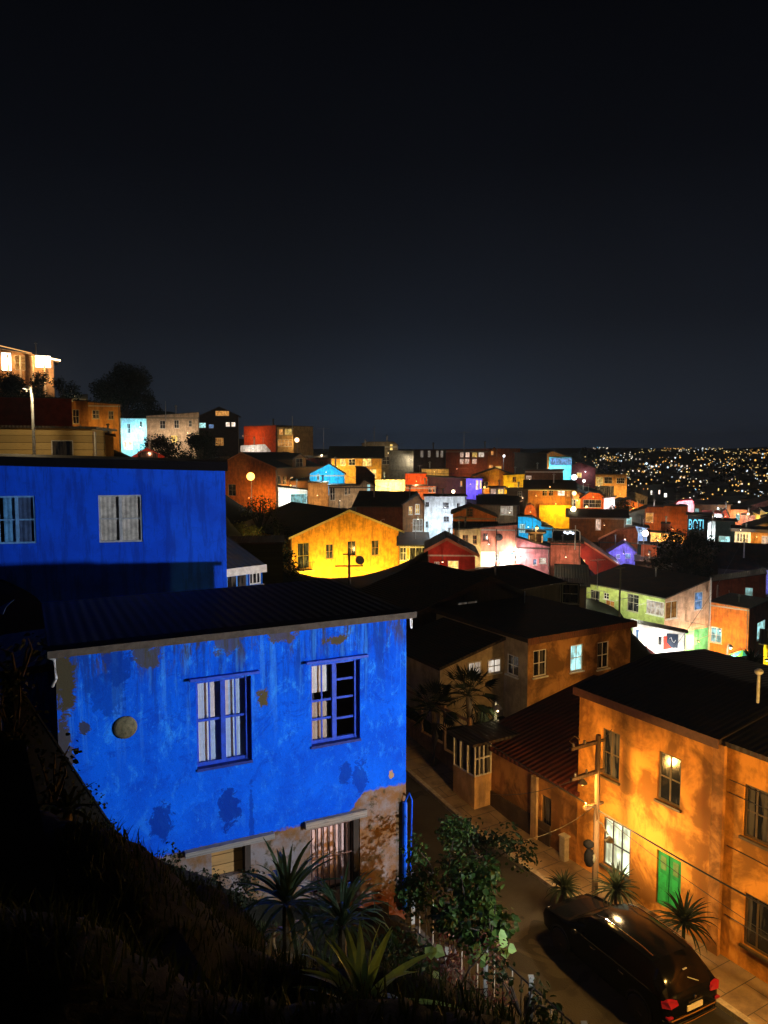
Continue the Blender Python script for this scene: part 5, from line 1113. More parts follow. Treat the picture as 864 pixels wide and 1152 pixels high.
# ------------------------------------------------------------------ vegetation builders
def leaf_strip(mb, base, az, length, width, up, droop, n=7, fold=.25, twist=0.0):
    """one long tapered leaf, folded along its midrib, arching outwards"""
    d = Vector((math.cos(az), math.sin(az), 0)); sd = Vector((-math.sin(az), math.cos(az), 0)); p = Vector(base); el = up
    prev = None
    for i in range(n+1):
        t = i/n; w = width*(math.sin(min(1, t*1.9+.25)*PI/2))*(1-t**2.2)+.002
        dirv = d*math.cos(el)+Vector((0,0,1))*math.sin(el); nv = sd.cross(dirv)
        a = p-sd*w+nv*w*-fold; b = p+sd*w+nv*w*-fold
        cur = (a, Vector(p), b)
        if prev:
            mb.face([prev[0], prev[1], cur[1], cur[0]]); mb.face([prev[1], prev[2], cur[2], cur[1]])
        prev = cur; p = p+dirv*(length/n); el -= droop/n*(1+t)
def rosette(name, loc_, n, length, width, label, mat, trunk=0.0, droop=1.6, up=(.2,1.4), heads=None, seed=0, cat='plant', rz=0, group=None, dead=0):
    rr = random.Random(seed); r = empty(name, loc_, rz, label, cat, group)
    heads = heads or [(0,0,trunk,1)]
    tb = MB(); fb = MB()
    for (hx, hy, hz, sc) in heads:
        if hz > .05: tb.tube([(hx*.2, hy*.2, -.25), (hx*.6, hy*.6, hz*.5), (hx, hy, hz)], [.07*sc+.02, .055*sc, .05*sc], 8)
        for i in range(n):
            az = i*2.39996+rr.uniform(-.2,.2); t = i/n
            leaf_strip(fb, (hx+.03*math.cos(az), hy+.03*math.sin(az), hz+.1*t), az, length*sc*rr.uniform(.75,1.1)*(1-.25*t), width*sc*rr.uniform(.8,1.15), up[0]+(up[1]-up[0])*t+rr.uniform(-.12,.12), droop*rr.uniform(.6,1.2)*(1-.5*t))
    fb.build('leaves', mat, r, smooth=False)
    if tb.v: tb.build('stem', plain((.09,.07,.045), .9, 0, .1, .5, 20), r)
    if dead:
        db = MB()
        for i in range(dead): leaf_strip(db, (0,0,trunk*.6+.05), rr.uniform(0,6.28), length*.8, width*.7, rr.uniform(-.2,.3), 2.2)
        db.build('dry_leaves', leafmat((.3,.22,.1)), r)
    return r
def leafquad(mb, c, nrm, up, s, bend=.2, kind=0):
    sd = nrm.cross(up); 
    if sd.length < .01: sd = Vector((1,0,0))
    sd.normalize(); f = sd.cross(nrm).normalized()
    if kind == 0: prof = [(0,0),(.34,.3),(.3,.7),(0,1.05)]
    else: prof = [(0,0),(.5,.1),(.52,.5),(0,1.0)]
    mid = [(0,0),(0,.3 if kind==0 else .1),(0,.7 if kind==0 else .5),(0,1.05)]
    P = lambda x, y, z: c+sd*(x*s)+f*(y*s)+nrm*(z*s)
    A = [P(0,0,0), P(prof[1][0], prof[1][1], bend*.5), P(prof[2][0], prof[2][1], bend*.3), P(0, prof[3][1], -bend)]
    B = [P(0,0,0), P(-prof[1][0], prof[1][1], bend*.5), P(-prof[2][0], prof[2][1], bend*.3), P(0, prof[3][1], -bend)]
    mb.face([A[0], A[1], A[2], A[3]]); mb.face([B[3], B[2], B[1], B[0]])
def clumps(mb, centres, n, s, rr, kind=0, flat=.8):
    for (cx, cy, cz, R_) in centres:
        for i in range(int(n*R_*R_*(1))):
            d = Vector((rr.gauss(0,1), rr.gauss(0,1), rr.gauss(0,1)*flat)); d.normalize()
            p = Vector((cx,cy,cz))+d*R_*(rr.random()**.4)
            nv = (d*.5+Vector((rr.gauss(0,.5), rr.gauss(0,.5), .5+rr.gauss(0,.4)))).normalized()
            leafquad(mb, p, nv, Vector((rr.gauss(0,1), rr.gauss(0,1), rr.gauss(0,.5))), s*rr.uniform(.5,1.3), .2, kind)
def bush(name, loc_, blobs, leaves, size, mat, label, seed=0, kind=0, cat='bush', stems=True, group=None):
    rr = random.Random(seed); r = empty(name, loc_, 0, label, cat, group)
    mb = MB(); clumps(mb, blobs, leaves, size, rr, kind); mb.build('foliage', mat, r)
    if stems:
        tb = MB()
        for b in blobs:
            tb.tube([(b[0]*.15, b[1]*.15, -.3), (b[0]*.5+rr.uniform(-.1,.1), b[1]*.5, b[2]*.5), (b[0], b[1], b[2]+b[3]*.3)], [.022,.014,.006], 5)
        tb.build('branches', plain((.03,.022,.015), .9), r)
    return r
def tree(name, loc_, h, R_, label, mat, seed=0, n=26, size=.35, dens=26, conic=False, group=None, thh=.35):
    rr = random.Random(seed); r = empty(name, loc_, 0, label, 'tree', group)
    tb = MB(); tb.tube([(0,0,-1), (.1,0,h*.3), (0,.1,h*.6), (.1,0,h*.92)], [h*.035,h*.028,h*.018,h*.006], 8)
    bl = []
    for i in range(n):
        t = rr.random(); z = h*(thh+(1-thh)*t*.95); w = R_*(math.sin(PI*(t*.85+.12))**.7 if not conic else (1-t)*.95+.12)
        a = rr.uniform(0,6.28); k = rr.random()**.5; x, y = w*k*math.cos(a), w*k*math.sin(a); b = R_*rr.uniform(.2,.38)*(1.0 if not conic else (1.15-t*.7))
        bl.append((x, y, z, b)); tb.tube([(0,0,z*.7), (x*.5,y*.5,z*.85), (x,y,z)], [h*.012,h*.008,h*.003], 5)
    mb = MB(); clumps(mb, bl, dens, size, rr); mb.build('crown', mat, r); tb.build('trunk', plain((.06,.045,.03), .9), r); return r
DARKL = leafmat((.014,.028,.009), .55, .6, .12); GREENL = leafmat((.022,.05,.009), .55, .6, .12); AGAVE = leafmat((.24,.38,.12), .35, .35); DRAC = leafmat((.035,.06,.03), .3, .5); BLKL = leafmat((.011,.018,.008), .6, .6, .1)
YGL = leafmat((.16,.15,.03), .5); REDL = leafmat((.09,.03,.02), .5)
def gp(px, py_, Y, dz=0):  # point on the terrain at the given column and distance
    p = at(px, py_, Y); return Vector((p.x, p.y, hgt(p.x, p.y)+dz))

# foreground planting
d1 = at(322, 1005, 9.3); zg = hgt(d1.x, d1.y)
rosette('dracaena', (d1.x, d1.y, zg), 44, 1.0, .035, 'large dark spiky dracaena spreading in front of the barred window', DRAC, trunk=max(.3, d1.z-zg-.15), droop=1.3, up=(.15,1.45), seed=3, dead=8)
d2 = at(385, 1035, 9.0); zg = hgt(d2.x, d2.y)
rosette('dracaena', (d2.x, d2.y, zg), 60, .95, .022, 'arching narrow leaved dracaena just right of the largest spiky plant', leafmat((.05,.09,.05), .28, .5), trunk=max(.25, d2.z-zg-.1), droop=2.2, up=(.5,1.4), seed=5)
d3 = at(408, 1150, 5.2); rosette('agave', (d3.x, d3.y, max(hgt(d3.x, d3.y), d3.z)-.02), 22, .68, .042, 'pale green agave with broad upright leaves at the bottom of the picture', AGAVE, droop=.7, up=(.25,1.5), seed=8)
d3 = at(300, 1060, 7.2); z3 = hgt(d3.x, d3.y)
rosette('dry_plant', (d3.x, d3.y, z3), 14, .5, .02, 'thin dry straw coloured plant beside the large dracaena', leafmat((.2,.18,.1), .6), trunk=.15, droop=1.8, seed=9)
p = at(90, 905, 8.5); rosette('dracaena', (p.x-.15, p.y, p.z-.25), 24, .42, .03, 'small dark spiky plant leaning over the left slope against the blue wall', BLKL, trunk=.15, droop=1.1, up=(-.1,1.2), seed=12)
for i, (px, py, Y, R_, lb) in enumerate([(20,735,8.6,.42,'dark leafy shrub at the left edge below the blue pennant'), (15,800,8.2,.5,'dark shrub overhanging the left slope beside the annex wall'), (60,870,8.2,.36,'low dark shrub on the crest of the left slope')]):
    c = at(px, py, Y); bl = [(R.uniform(-.4,.4)*R_*1.6, R.uniform(-.3,.3), R.uniform(-.5,.4)*R_*1.6, R_*R.uniform(.4,.8)) for _ in range(7)]
    bush('shrub', (c.x, c.y, c.z), bl, 260, .07, BLKL, lb, seed=20+i, stems=True)
for i, (px, py, Y, lb) in enumerate([(160,975,11.0,'added low black shrub at the foot of the blue wall left of the timber lintel'), (205,985,11.2,'added black shrub under the long timber lintel'), (252,1000,11.6,'added black shrub below the lower left window'), (60,900,9.6,'added black shrub against the stair parapet'), (105,950,9.9,'added black shrub at the lower end of the stair parapet')]):
    c = at(px, py, Y); bl = [(R.uniform(-.45,.45), R.uniform(-.2,.2), R.uniform(-.25,.12), R.uniform(.14,.26)) for _ in range(11)]
    bush('shrub', (c.x, c.y, c.z), bl, 1500, .05, BLKL, lb, seed=220+i, stems=False)  # shrubs added as a black mask over the lit ground
# climbers and bushes by the railing
rr = random.Random(31)
for i, (px, py, Y, w, h, mat, sz, dn, lb) in enumerate([
    (500, 985, 14.2, .75, .8, GREENL, .085, 1100, 'leafy green bush filling the gap between the blue house corner and the railing'),
    (545, 955, 16.5, .85, .55, DARKL, .1, 800, 'dark round shrub hanging over the road wall'),
    (530, 1010, 13.4, .7, .75, GREENL, .11, 700, 'broad leaved green creeper climbing over the railing'),
    (548, 1045, 12.6, .35, .45, leafmat((.035,.075,.014), .4, .5, .2), .13, 260, 'pale green large leaved creeper on the white railing post'),
    (500, 1110, 10.2, .8, .5, REDL, .06, 700, 'low reddish brown shrub at the foot of the railing'),
    (430, 1095, 9.6, .7, .45, DARKL, .08, 600, 'dark low bush between the agave and the railing'),
    (590, 1120, 10.9, .5, .5, DARKL, .1, 500, 'dark green bush at the right end of the garden below the car')]):
    c = at(px, py, Y); bl = [(rr.uniform(-w,w), rr.uniform(-.4,.4)*w, rr.uniform(-h,h), rr.uniform(.28,.5)*max(w, h)) for _ in range(14)]
    bush('bush', (c.x, c.y, c.z), bl, dn, sz, mat, lb, seed=40+i, kind=1 if i in (2,3) else 0)
for i, (px, py, Y) in enumerate([(484,1060,9.2),(480,1098,8.6),(556,1055,11.6),(545,1072,11.4),(568,1068,12.0),(476,1148,7.2)]):
    c = at(px, py, Y); mb = MB(); rr2 = random.Random(i)
    r = empty('broad_leaf_plant', (c.x, c.y, c.z-.25), 0, None, 'plant', 'broad leaved seedlings by the railing'); r['label'] = ['round heart leaved plant in the bed left of the railing', 'second heart leaved plant just below the round one', 'bright heart leaf plant against the white railing post', 'small leaved plant low beside the white post', 'heart leaved plant right of the white post', 'half hidden leafy plant at the bottom edge right of the agave'][i]
    for k in range(3 if i > 1 else 2):
        a = rr2.uniform(0,6.28); tip = Vector((.08*math.cos(a), .08*math.sin(a), .2+.05*k)); mb2 = MB()
        leafquad(mb, tip, Vector((math.cos(a)*.4-.2,-.6,.7)).normalized(), Vector((math.cos(a),0,-.4)), .15, .12, 1)
    mb.build('leaves', AGAVE, r); sb_ = MB(); sb_.tube([(0,0,-.2),(.02,0,.1),(.05,.02,.24)], .006, 4); sb_.build('stem', GREENL, r)
# potted spiky plants by the car
for i, (s_, q_, h, L_, lb) in enumerate([(634,-1024,.62,.75,'dark potted yucca in front of the car bonnet'), (692,1038,.95,.95,'dark palm-like potted plant between the pole and the green door'), (768,1078,.95,1.1,'dark potted yucca with long leaves before the green door')]):
    zz_ = ZS+(.12 if q_ > 0 else 0); b = on_z(s_, abs(q_), zz_); r = rosette('potted_yucca', b, 64, L_, .042, lb, BLKL, trunk=h, droop=1.2, up=(-.1,1.4), seed=60+i, group='potted plants along the pavement')
    mb = MB(); mb.lathe([(.16,0),(.22,.3),(.24,.3),(.24,.34),(.2,.34),(.19,.3),(.02,.3)], (0,0,0), 16); mb.build('pot', plain((.12,.05,.03), .8), r)
# hanging basket on the porch and notices on the pole
c = at(569, 872, 27.6); bush('hanging_plant', (c.x, c.y, c.z), [(0,0,0,.3),(.08,0,-.2,.22)], 500, .09, BLKL, 'dark hanging plant ball under the porch window', seed=71, stems=False, cat='hanging plant')
c = at(663, 965, 21.6); r = empty('cloth_bundle', c, 0, 'dark cloth and rag bundle hung on the utility pole with a pale patch', 'rags')
mb = MB(); mb.sphere((0,0,0), .17, 10, sz=1.7); mb.sphere((-.03,.0,.42), .17, 10, sz=.7); mb.build('dark_cloth', plain((.003,.003,.004), .9, 0, .1), r, smooth=True); mb = MB(); mb.sphere((.09,-.06,.02), .1, 8, sz=1.5); mb.build('pale_cloth', plain((.09,.09,.07), .8), r, smooth=True)
# fan palms in the yard
def palm(loc_, h, R_, seed, label):
    rr = random.Random(seed); r = empty('fan_palm', loc_, 0, label, 'palm', 'fan palms in the yard'); mb = MB(); mb.tube([(0,0,-.4),(.1,0,h*.5),(0,0,h)], [.17,.14,.12], 10); mb.build('trunk', plain((.08,.06,.04), .9), r)
    fb = MB()
    for i in range(34):
        az = i*2.39996; el = rr.uniform(-.9, 1.35); L = R_*.5*rr.uniform(.8,1.1); d = Vector((math.cos(az)*math.cos(el), math.sin(az)*math.cos(el), math.sin(el)))
        p = Vector((0,0,h))+d*L; fb.tube([(0,0,h), p], .012, 3)
        sd = d.cross(Vector((0,0,1))).normalized(); up = sd.cross(d)
        for k in range(11):
            th = (k-5)*.25; dd = (d*math.cos(th)+sd*math.sin(th)).normalized(); q = p+dd*R_*.5+Vector((0,0,-.08*abs(k-5)*R_*.2)); w = up.cross(dd)*.022+up*.01
            fb.face([p, p+dd*R_*.25+sd.cross(dd)*.03+w, q, p+dd*R_*.25-w])
    fb.build('crown', BLKL, r); return r
c = at(527, 782, 31.2); palm((c.x, c.y, -13.0), c.z+13.0, 1.5, 5, 'taller fan palm before the cream house windows')
c = at(487, 796, 30.4); palm((c.x, c.y, -12.9), c.z+12.9, 1.25, 6, 'smaller fan palm left of the taller one, over the garden wall')
# trees on the hill
for i, (px, yt, yb, Y, R_, lb, mt, con) in enumerate([(140,412,478,125,6.2,'big dark round-topped tree on the ridge left of the cyan lit house',BLKL,False), (42,408,470,118,4.2,'pointed dark tree before the floodlit hilltop mansion',BLKL,True), (12,420,470,116,3.8,'dark tree at the left edge beside the pointed one',BLKL,False), (70,425,470,112,3.2,'short dark tree right of the pointed one',BLKL,False),
      (292,556,620,72,2.6,'dark garden tree under the glowing street lamp',leafmat((.06,.07,.02)),False), (272,592,625,66,2.2,'yellow-green lit bush top beside the deep blue house',YGL,False), (312,580,640,68,1.8,'dark slender tree between the lamp and the yellow house',BLKL,False),
      (182,488,530,100,3.6,'dark tree mass below the cream ridge house',BLKL,False), (225,490,530,104,4,'dark tree mass left of the red cube house',BLKL,False), (325,620,660,60,1.2,'thin dark climber tree at the corner of the yellow house balcony',BLKL,False),
      (760,598,622,70,2.2,'dark tree against the floodlit orange yard',BLKL,False), (778,600,625,69,2.0,'second dark tree right of the one before the floodlit yard',BLKL,False), (700,562,580,96,1.8,'dark round tree before the white lit shed',BLKL,False), (790,588,615,74,2.0,'dark tree under the cyan letters',BLKL,False)]):
    k_ = md(Y)/Y; Y *= k_; R_ *= k_; t = at(px, yt, Y); b = at(px, yb, Y); gz_ = min(b.z, hgt(b.x, b.y)); tree('dark_tree', (t.x, t.y, gz_), t.z-gz_, R_, lb, mt, seed=100+i, conic=con, n=34, size=.012*Y**.9*.35, dens=(150 if Y > 90 else 170)/k_**2, thh=.2)
c = at(846, 735, 40); rosette('garden_agave', (c.x, c.y, c.z-1.0), 16, 1.1, .12, 'dark broad bladed plant above the black roof at the right edge', BLKL, trunk=.3, droop=.5, up=(.7,1.5), seed=77)

# grass on the two slopes (too many blades to count)
def grass(name, quad, n, h, mat, seed):
    rr = random.Random(seed); mb = MB(); (x0,y0),(x1,y1),(x2,y2),(x3,y3) = quad; xs, ys = [], []
    for i in range(n):
        u, v = rr.random(), rr.random(); xs.append((x0*(1-u)+x1*u)*(1-v)+(x3*(1-u)+x2*u)*v); ys.append((y0*(1-u)+y1*u)*(1-v)+(y3*(1-u)+y2*u)*v)
    zz = height(np.array(xs), np.array(ys))
    for x, y, z in zip(xs, ys, zz):
        a = rr.uniform(0,6.28); b = rr.uniform(.1,.7); L = h*rr.uniform(.4,1.3); w = .004+.004*rr.random()
        p = Vector((x,y,z-.02)); d = Vector((math.cos(a)*math.sin(b), math.sin(a)*math.sin(b), math.cos(b))); sd = Vector((-math.sin(a), math.cos(a), 0))*w; m_ = p+d*L*.55; e = p+d*L+Vector((0,0,-.25*L*b))
        mb.face([p-sd, p+sd, m_+sd*.8, m_-sd*.8]); mb.face([m_-sd*.8, m_+sd*.8, e])
    o = mb.build(name, mat); return tag(o, 'dark wispy grass and weeds on the foreground slope', 'grass', kind='stuff')
GR = leafmat((.02,.03,.008), .7, .7, .08)
grass('grass', [(-2.2,3.0),(1.6,3.0),(1.2,10.5),(-3.6,11)], 12000, .16, GR, 1)
grass('grass', [(-3.2,9.5),(.4,9.0),(.3,14.2),(-4.2,11.8)], 3500, .16, GR, 2)['label'] = 'short dark weeds at the foot of the blue house wall'

# dark sloping garden walls in the foreground
def slopewall(name, A, B, w, drop, label):
    A, B = Vector(A), Vector(B); d = (B-A); dh = Vector((d.x, d.y, 0)).normalized(); sd = Vector((-dh.y, dh.x, 0))*w/2
    r = empty(name, B-Vector((0,0,.3)), 0, label, 'garden wall'); o_ = r.location
    mb = MB(); n = 12
    for i in range(n):
        a = A.lerp(B, i/n)-o_; b = A.lerp(B, (i+1)/n)-o_; Z = Vector((0,0,drop))
        mb.face([a-sd, a+sd, b+sd, b-sd]); mb.face([a-sd-Z, a-sd, b-sd, b-sd-Z]); mb.face([a+sd, a+sd-Z, b+sd-Z, b+sd])
        if i == n-1: mb.face([b-sd-Z, b-sd, b+sd, b+sd-Z])
        if i == 0: mb.face([a-sd, a-sd-Z, a+sd-Z, a+sd])
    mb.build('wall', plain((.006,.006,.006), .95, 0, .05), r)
    mb = MB(); Z = Vector((0,0,.05)); s2 = sd*1.15
    for i in range(n):
        a = A.lerp(B, i/n)-o_+Vector((0,0,.003)); b = A.lerp(B, (i+.97)/n)-o_+Vector((0,0,.003))
        mb.face([a-s2+Z, a+s2+Z, b+s2+Z, b-s2+Z]); mb.face([a-s2, a-s2+Z, b-s2+Z, b-s2]); mb.face([a+s2+Z, a+s2, b+s2, b+s2+Z]); mb.face([b-s2+Z, b+s2+Z, b+s2, b-s2])
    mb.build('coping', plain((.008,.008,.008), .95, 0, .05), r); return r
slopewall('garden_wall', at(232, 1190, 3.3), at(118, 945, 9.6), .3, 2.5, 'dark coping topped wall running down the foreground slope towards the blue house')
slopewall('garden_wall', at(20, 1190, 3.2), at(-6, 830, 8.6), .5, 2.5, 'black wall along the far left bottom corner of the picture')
slopewall('garden_wall', at(250, 1000, 11.6), at(136, 962, 10.7), .3, 2.2, 'added low black wall hiding the foot of the lower left window')  # added occluder that keeps the ground before the window black
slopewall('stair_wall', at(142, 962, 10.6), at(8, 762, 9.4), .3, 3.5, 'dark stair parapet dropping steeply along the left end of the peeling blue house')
# blue pennant at the left edge
c = at(5, 680, 9); pn_ = empty('pennant', c, 0, 'small blue cloth pennant at the left edge above the shrub', 'pennant'); mb = MB(); mb.prism([(-.1,-.05),(.12,.06),(.02,-.03),(-.02,-.12),(-.1,-.1)], 'y', -.01, .01); mb.build('cloth', plain((.01,.12,.75), .7), pn_); mb = MB(); mb.tube([(-.11,0,-3),(-.11,0,.12)], .012, 6); mb.build('pole', BLACKM, pn_)
# ------------------------------------------------------------------ poles, antennas and street lamps on the hillside
def slamp(px, py, Y, col, power, label, h=None, reach=.9, e=14, bs=.14):
    kq = md(Y)/Y; Y = Y*kq; power *= kq*kq; bs *= kq; t = at(px, py, Y); g_ = hgt(t.x, t.y); hh = max(t.z-g_, 2.5) if h is None else h
    r = empty('street_lamp', (t.x, t.y, t.z-hh), 0, label, 'street lamp')
    mb = MB(); mb.tube([(0,.6,-1),(0,.6,hh-.3),(0,.45,hh+.25),(0,0,hh+.28)], [.1,.07,.04,.03], 6); mb.build('pole', METAL, r)
    mb = MB(); mb.lathe([(.04,.28),(.14,.2),(.2,.1)], (0,0,hh), 10); hd = mb.build('lamp_head', METAL, r)
    mb = MB(); mb.sphere((0,0,hh), bs, 10); mb.build('bulb', emis(tuple(col), e), hd)
    light('lamp_light', (0,-.25,hh-.2), col, power, hd, .12); return r
slamp(282, 536, 92, (1,.5,.1), 900, 'glowing orange street lamp before the orange gable house', bs=.5, e=4.5)
slamp(334, 495, 124, (1,.6,.3), 900, 'white-orange street lamp beside the ochre balcony house', bs=.38, e=5)
slamp(646, 537, 112, (.75,.9,1), 500, 'cold white lamp right of the cyan balcony house', bs=.42, e=5)
slamp(657, 541, 116, (1,.9,.75), 200, 'smaller white lamp right of the cold white one', bs=.24, e=4)
slamp(567, 513, 128, (.9,.95,1), 120, 'small white lamp on the crest right of the long brown house', bs=.2, e=4)
slamp(646, 555, 94, (1,.8,.35), 500, 'warm yellow street lamp beside the two tone yellow house', bs=.28, e=3)
slamp(510, 553, 100, (1,.8,.5), 90, 'small warm lamp beside the violet house', bs=.22, e=9)
slamp(645, 573, 86, (1,.85,.5), 260, 'warm lamp at the foot of the two tone yellow house', bs=.3, e=10)
slamp(562, 640, 57, (1,.8,.5), 500, 'lamp low in the floodlit yard by the salmon terrace', bs=.16, e=16)
slamp(237, 519, 84, (1,.5,.15), 160, 'small orange lamp just above the deep blue house corner', bs=.1, e=16)
slamp(726, 600, 74, (1,.85,.7), 260, 'white lamp between the salmon roof and the floodlit yard', bs=.3, e=9)
slamp(30, 440, 40, (1,.74,.38), 420, 'slim grey lamp post standing before the cream clapboard house', bs=.04, e=2)
def pole_thing(name, label, px, yt, yb, Y, r=.06, arms=(), cat='pole', mat=None):
    kq = md(Y)/Y; Y *= kq; r *= kq; arms = [(a_, b_*kq, c_) for a_, b_, c_ in arms]; t = at(px, yt, Y); b = at(px, yb, Y); ro = empty(name, b, 0, label, cat); mb = MB(); h = t.z-b.z; mb.tube([(0,0,-.5),(0,0,h)], [r,r*.7], 7); mb.build('pole', mat or METAL, ro)
    for (f, w, rot) in arms: mb = MB(); c, s_ = math.cos(rot), math.sin(rot); mb.tube([(-w*c,-w*s_,h*f),(w*c,w*s_,h*f)], r*.6, 6); mb.build('cross_arm', mat or METAL, ro)
    return ro
for px_, py_, Y_, cl_, pw_, lb_ in [(470,572,80,ORANGE,420,'added small orange lane lamp left of the white house'),(604,594,66,ORANGE,260,'added orange lane lamp under the cyan gable'),(702,586,92,ORANGE,420,'added orange lane lamp by the cyan lit window'),(768,578,100,WARM,420,'added warm lane lamp above the cyan letters'),(842,578,105,WARM,420,'added warm lane lamp at the far right of the slope'),(545,548,108,ORANGE,380,'added orange lane lamp beside the yellow cottage'),(628,530,130,WARM,700,'added warm lane lamp below the cyan balcony house'),(430,548,104,ORANGE,500,'added orange lane lamp by the floodlit cream wall'),(362,512,122,WARM,500,'added warm lane lamp behind the cyan gable'),(660,570,92,YEL,420,'added yellow lane lamp beside the arched orange gable'),(817,612,84,COOL,260,'added cold lane lamp before the pavilion'),(590,525,135,ORANGE,500,'added orange lane lamp on the crest right of the dark block')]:
    slamp(px_, py_, Y_, cl_, pw_, lb_, bs=.13, e=6)  # lane lamps added to spread more warm light over the slope
pole_thing('utility_pole', 'dark utility pole with two cross arms before the yellow gable house', 393, 616, 665, 60, .11, ((.58,1.1,.1),(.85,.5,.1)), 'utility pole', BLACKM)
pole_thing('utility_pole', 'tall thin dark pole in front of the long green house', 696.5, 637, 702, 52, .07, ((.97,.4,.4),), 'utility pole', plain((.2,.18,.12),.6))
pole_thing('flag_pole', 'thin pale mast on the ridge above the cream row house', 186.5, 451, 472, 112, .07, cat='mast')
pole_thing('mast', 'thin mast on the ochre balcony house', 329, 468, 483, 126, .08, cat='mast')
pole_thing('mast', 'thin dark radio mast on the grey block', 421, 478, 498, 130, .05, ((.8,.3,0),(.6,.3,0)), cat='mast')
pole_thing('vent_pipe', 'white vent pipe standing on the boarded house roof', 590, 665, 690, 43, .03, cat='vent pipe', mat=WHITE)
pole_thing('drain_pipe', 'white vertical pipe with a lamp bracket right of the clapboard house', 108, 486, 520, 42.5, .07, cat='pipe', mat=WHITE)
pole_thing('vent_pipe', 'white pipe beside the dark brown corner block', 806.5, 658, 680, 66, .09, cat='vent pipe', mat=WHITE)
pole_thing('mast', 'pale post at the edge of the green house gable', 799, 650, 672, 61, .07, cat='mast', mat=WHITE)
pole_thing('mast', 'thin pole beside the dark red gable on the right', 647, 591, 612, 58, .05, cat='mast', mat=WHITE)
def antenna(label, px, py, Y, sc=1.0, mat=None):
    sc *= md(Y)/Y; Y = md(Y); b = at(px, py, Y); ro = empty('antenna', b, R.uniform(0,3), label, 'antenna'); mb = MB(); mb.tube([(0,0,-.6*sc),(0,0,1.6*sc)], .025*sc, 5); mb.tube([(-.6*sc,0,1.5*sc),(.6*sc,0,1.5*sc)], .015*sc, 4)
    for i in range(6): x = -.5*sc+i*.2*sc; mb.tube([(x,-.3*sc,1.5*sc),(x,.3*sc,1.5*sc)], .01*sc, 4)
    mb.build('aerial', mat or plain((.4,.4,.4),.5), ro)
antenna('roof aerial on the long brown crest house', 522, 505, 140, 2.0); antenna('roof aerial on the gable end of the crest', 559, 508, 138, 1.5); antenna('white roof aerial on the green house roof', 672, 653, 55, 1.0, WHITE); antenna('roof aerial left of the grey block', 364, 500, 118, 1.6)
def dish(label, px, py, Y, r=.35):
    r *= md(Y)/Y; Y = md(Y); b = at(px, py, Y); ro = empty('satellite_dish', b, R.uniform(-.6,.6), label, 'satellite dish'); mb = MB(); mb.lathe([(r,-.12),(r*.8,-.05),(r*.4,-.01),(.02,0),(.02,.02),(r*.4,.01),(r*.8,-.03),(r,-.1)], (0,0,0), 16, axis='y'); mb.build('dish', plain((.2,.2,.2),.5), ro); mb = MB(); mb.tube([(0,.02,0),(0,.15,-.3),(0,.15,-1)], .03, 5); mb.tube([(0,0,-.05),(0,-.4,0)], .012, 4); mb.build('bracket', METAL, ro)
dish('dark dish beside the pole at the yellow gable house', 405, 630, 66, .4)
# vent on the near ochre house roof
b = at(853, 775, 21); ro = empty('roof_vent', b, 0, 'white roof vent pipe with round cap on the black roof at the right', 'roof vent'); mb = MB(); mb.tube([(0,0,-.4),(0,0,.45)], .045, 8); mb.build('pipe', plain((.5,.52,.55),.4), ro); mb = MB(); mb.lathe([(.04,.4),(.11,.45),(.12,.52),(.05,.58)], (0,0,0), 12); mb.build('cap', plain((.6,.62,.65),.4), ro)
# small teal and green parasol by the orange house
b = at(836, 738, md(56)); ro = empty('parasol', b, 0, 'teal and green striped parasol below the bright orange house', 'parasol'); mb = MB(); n = 12
for i in range(n):
    a0, a1 = 2*PI*i/n, 2*PI*(i+1)/n; mb.face([(0,0,.55),(1.1*math.cos(a0),1.1*math.sin(a0),0),(1.1*math.cos(a1),1.1*math.sin(a1),0)], i % 2)
mb.build('canopy', [plain((.02,.35,.33),.7), plain((.1,.4,.03),.7)], ro); mb = MB(); mb.tube([(0,0,-2.2),(0,0,.6)], .03, 6); mb.build('pole', METAL, ro)
slamp(822, 729, 56, (1,.8,.5), 180, 'small lamp beside the teal parasol', bs=.1, e=8)

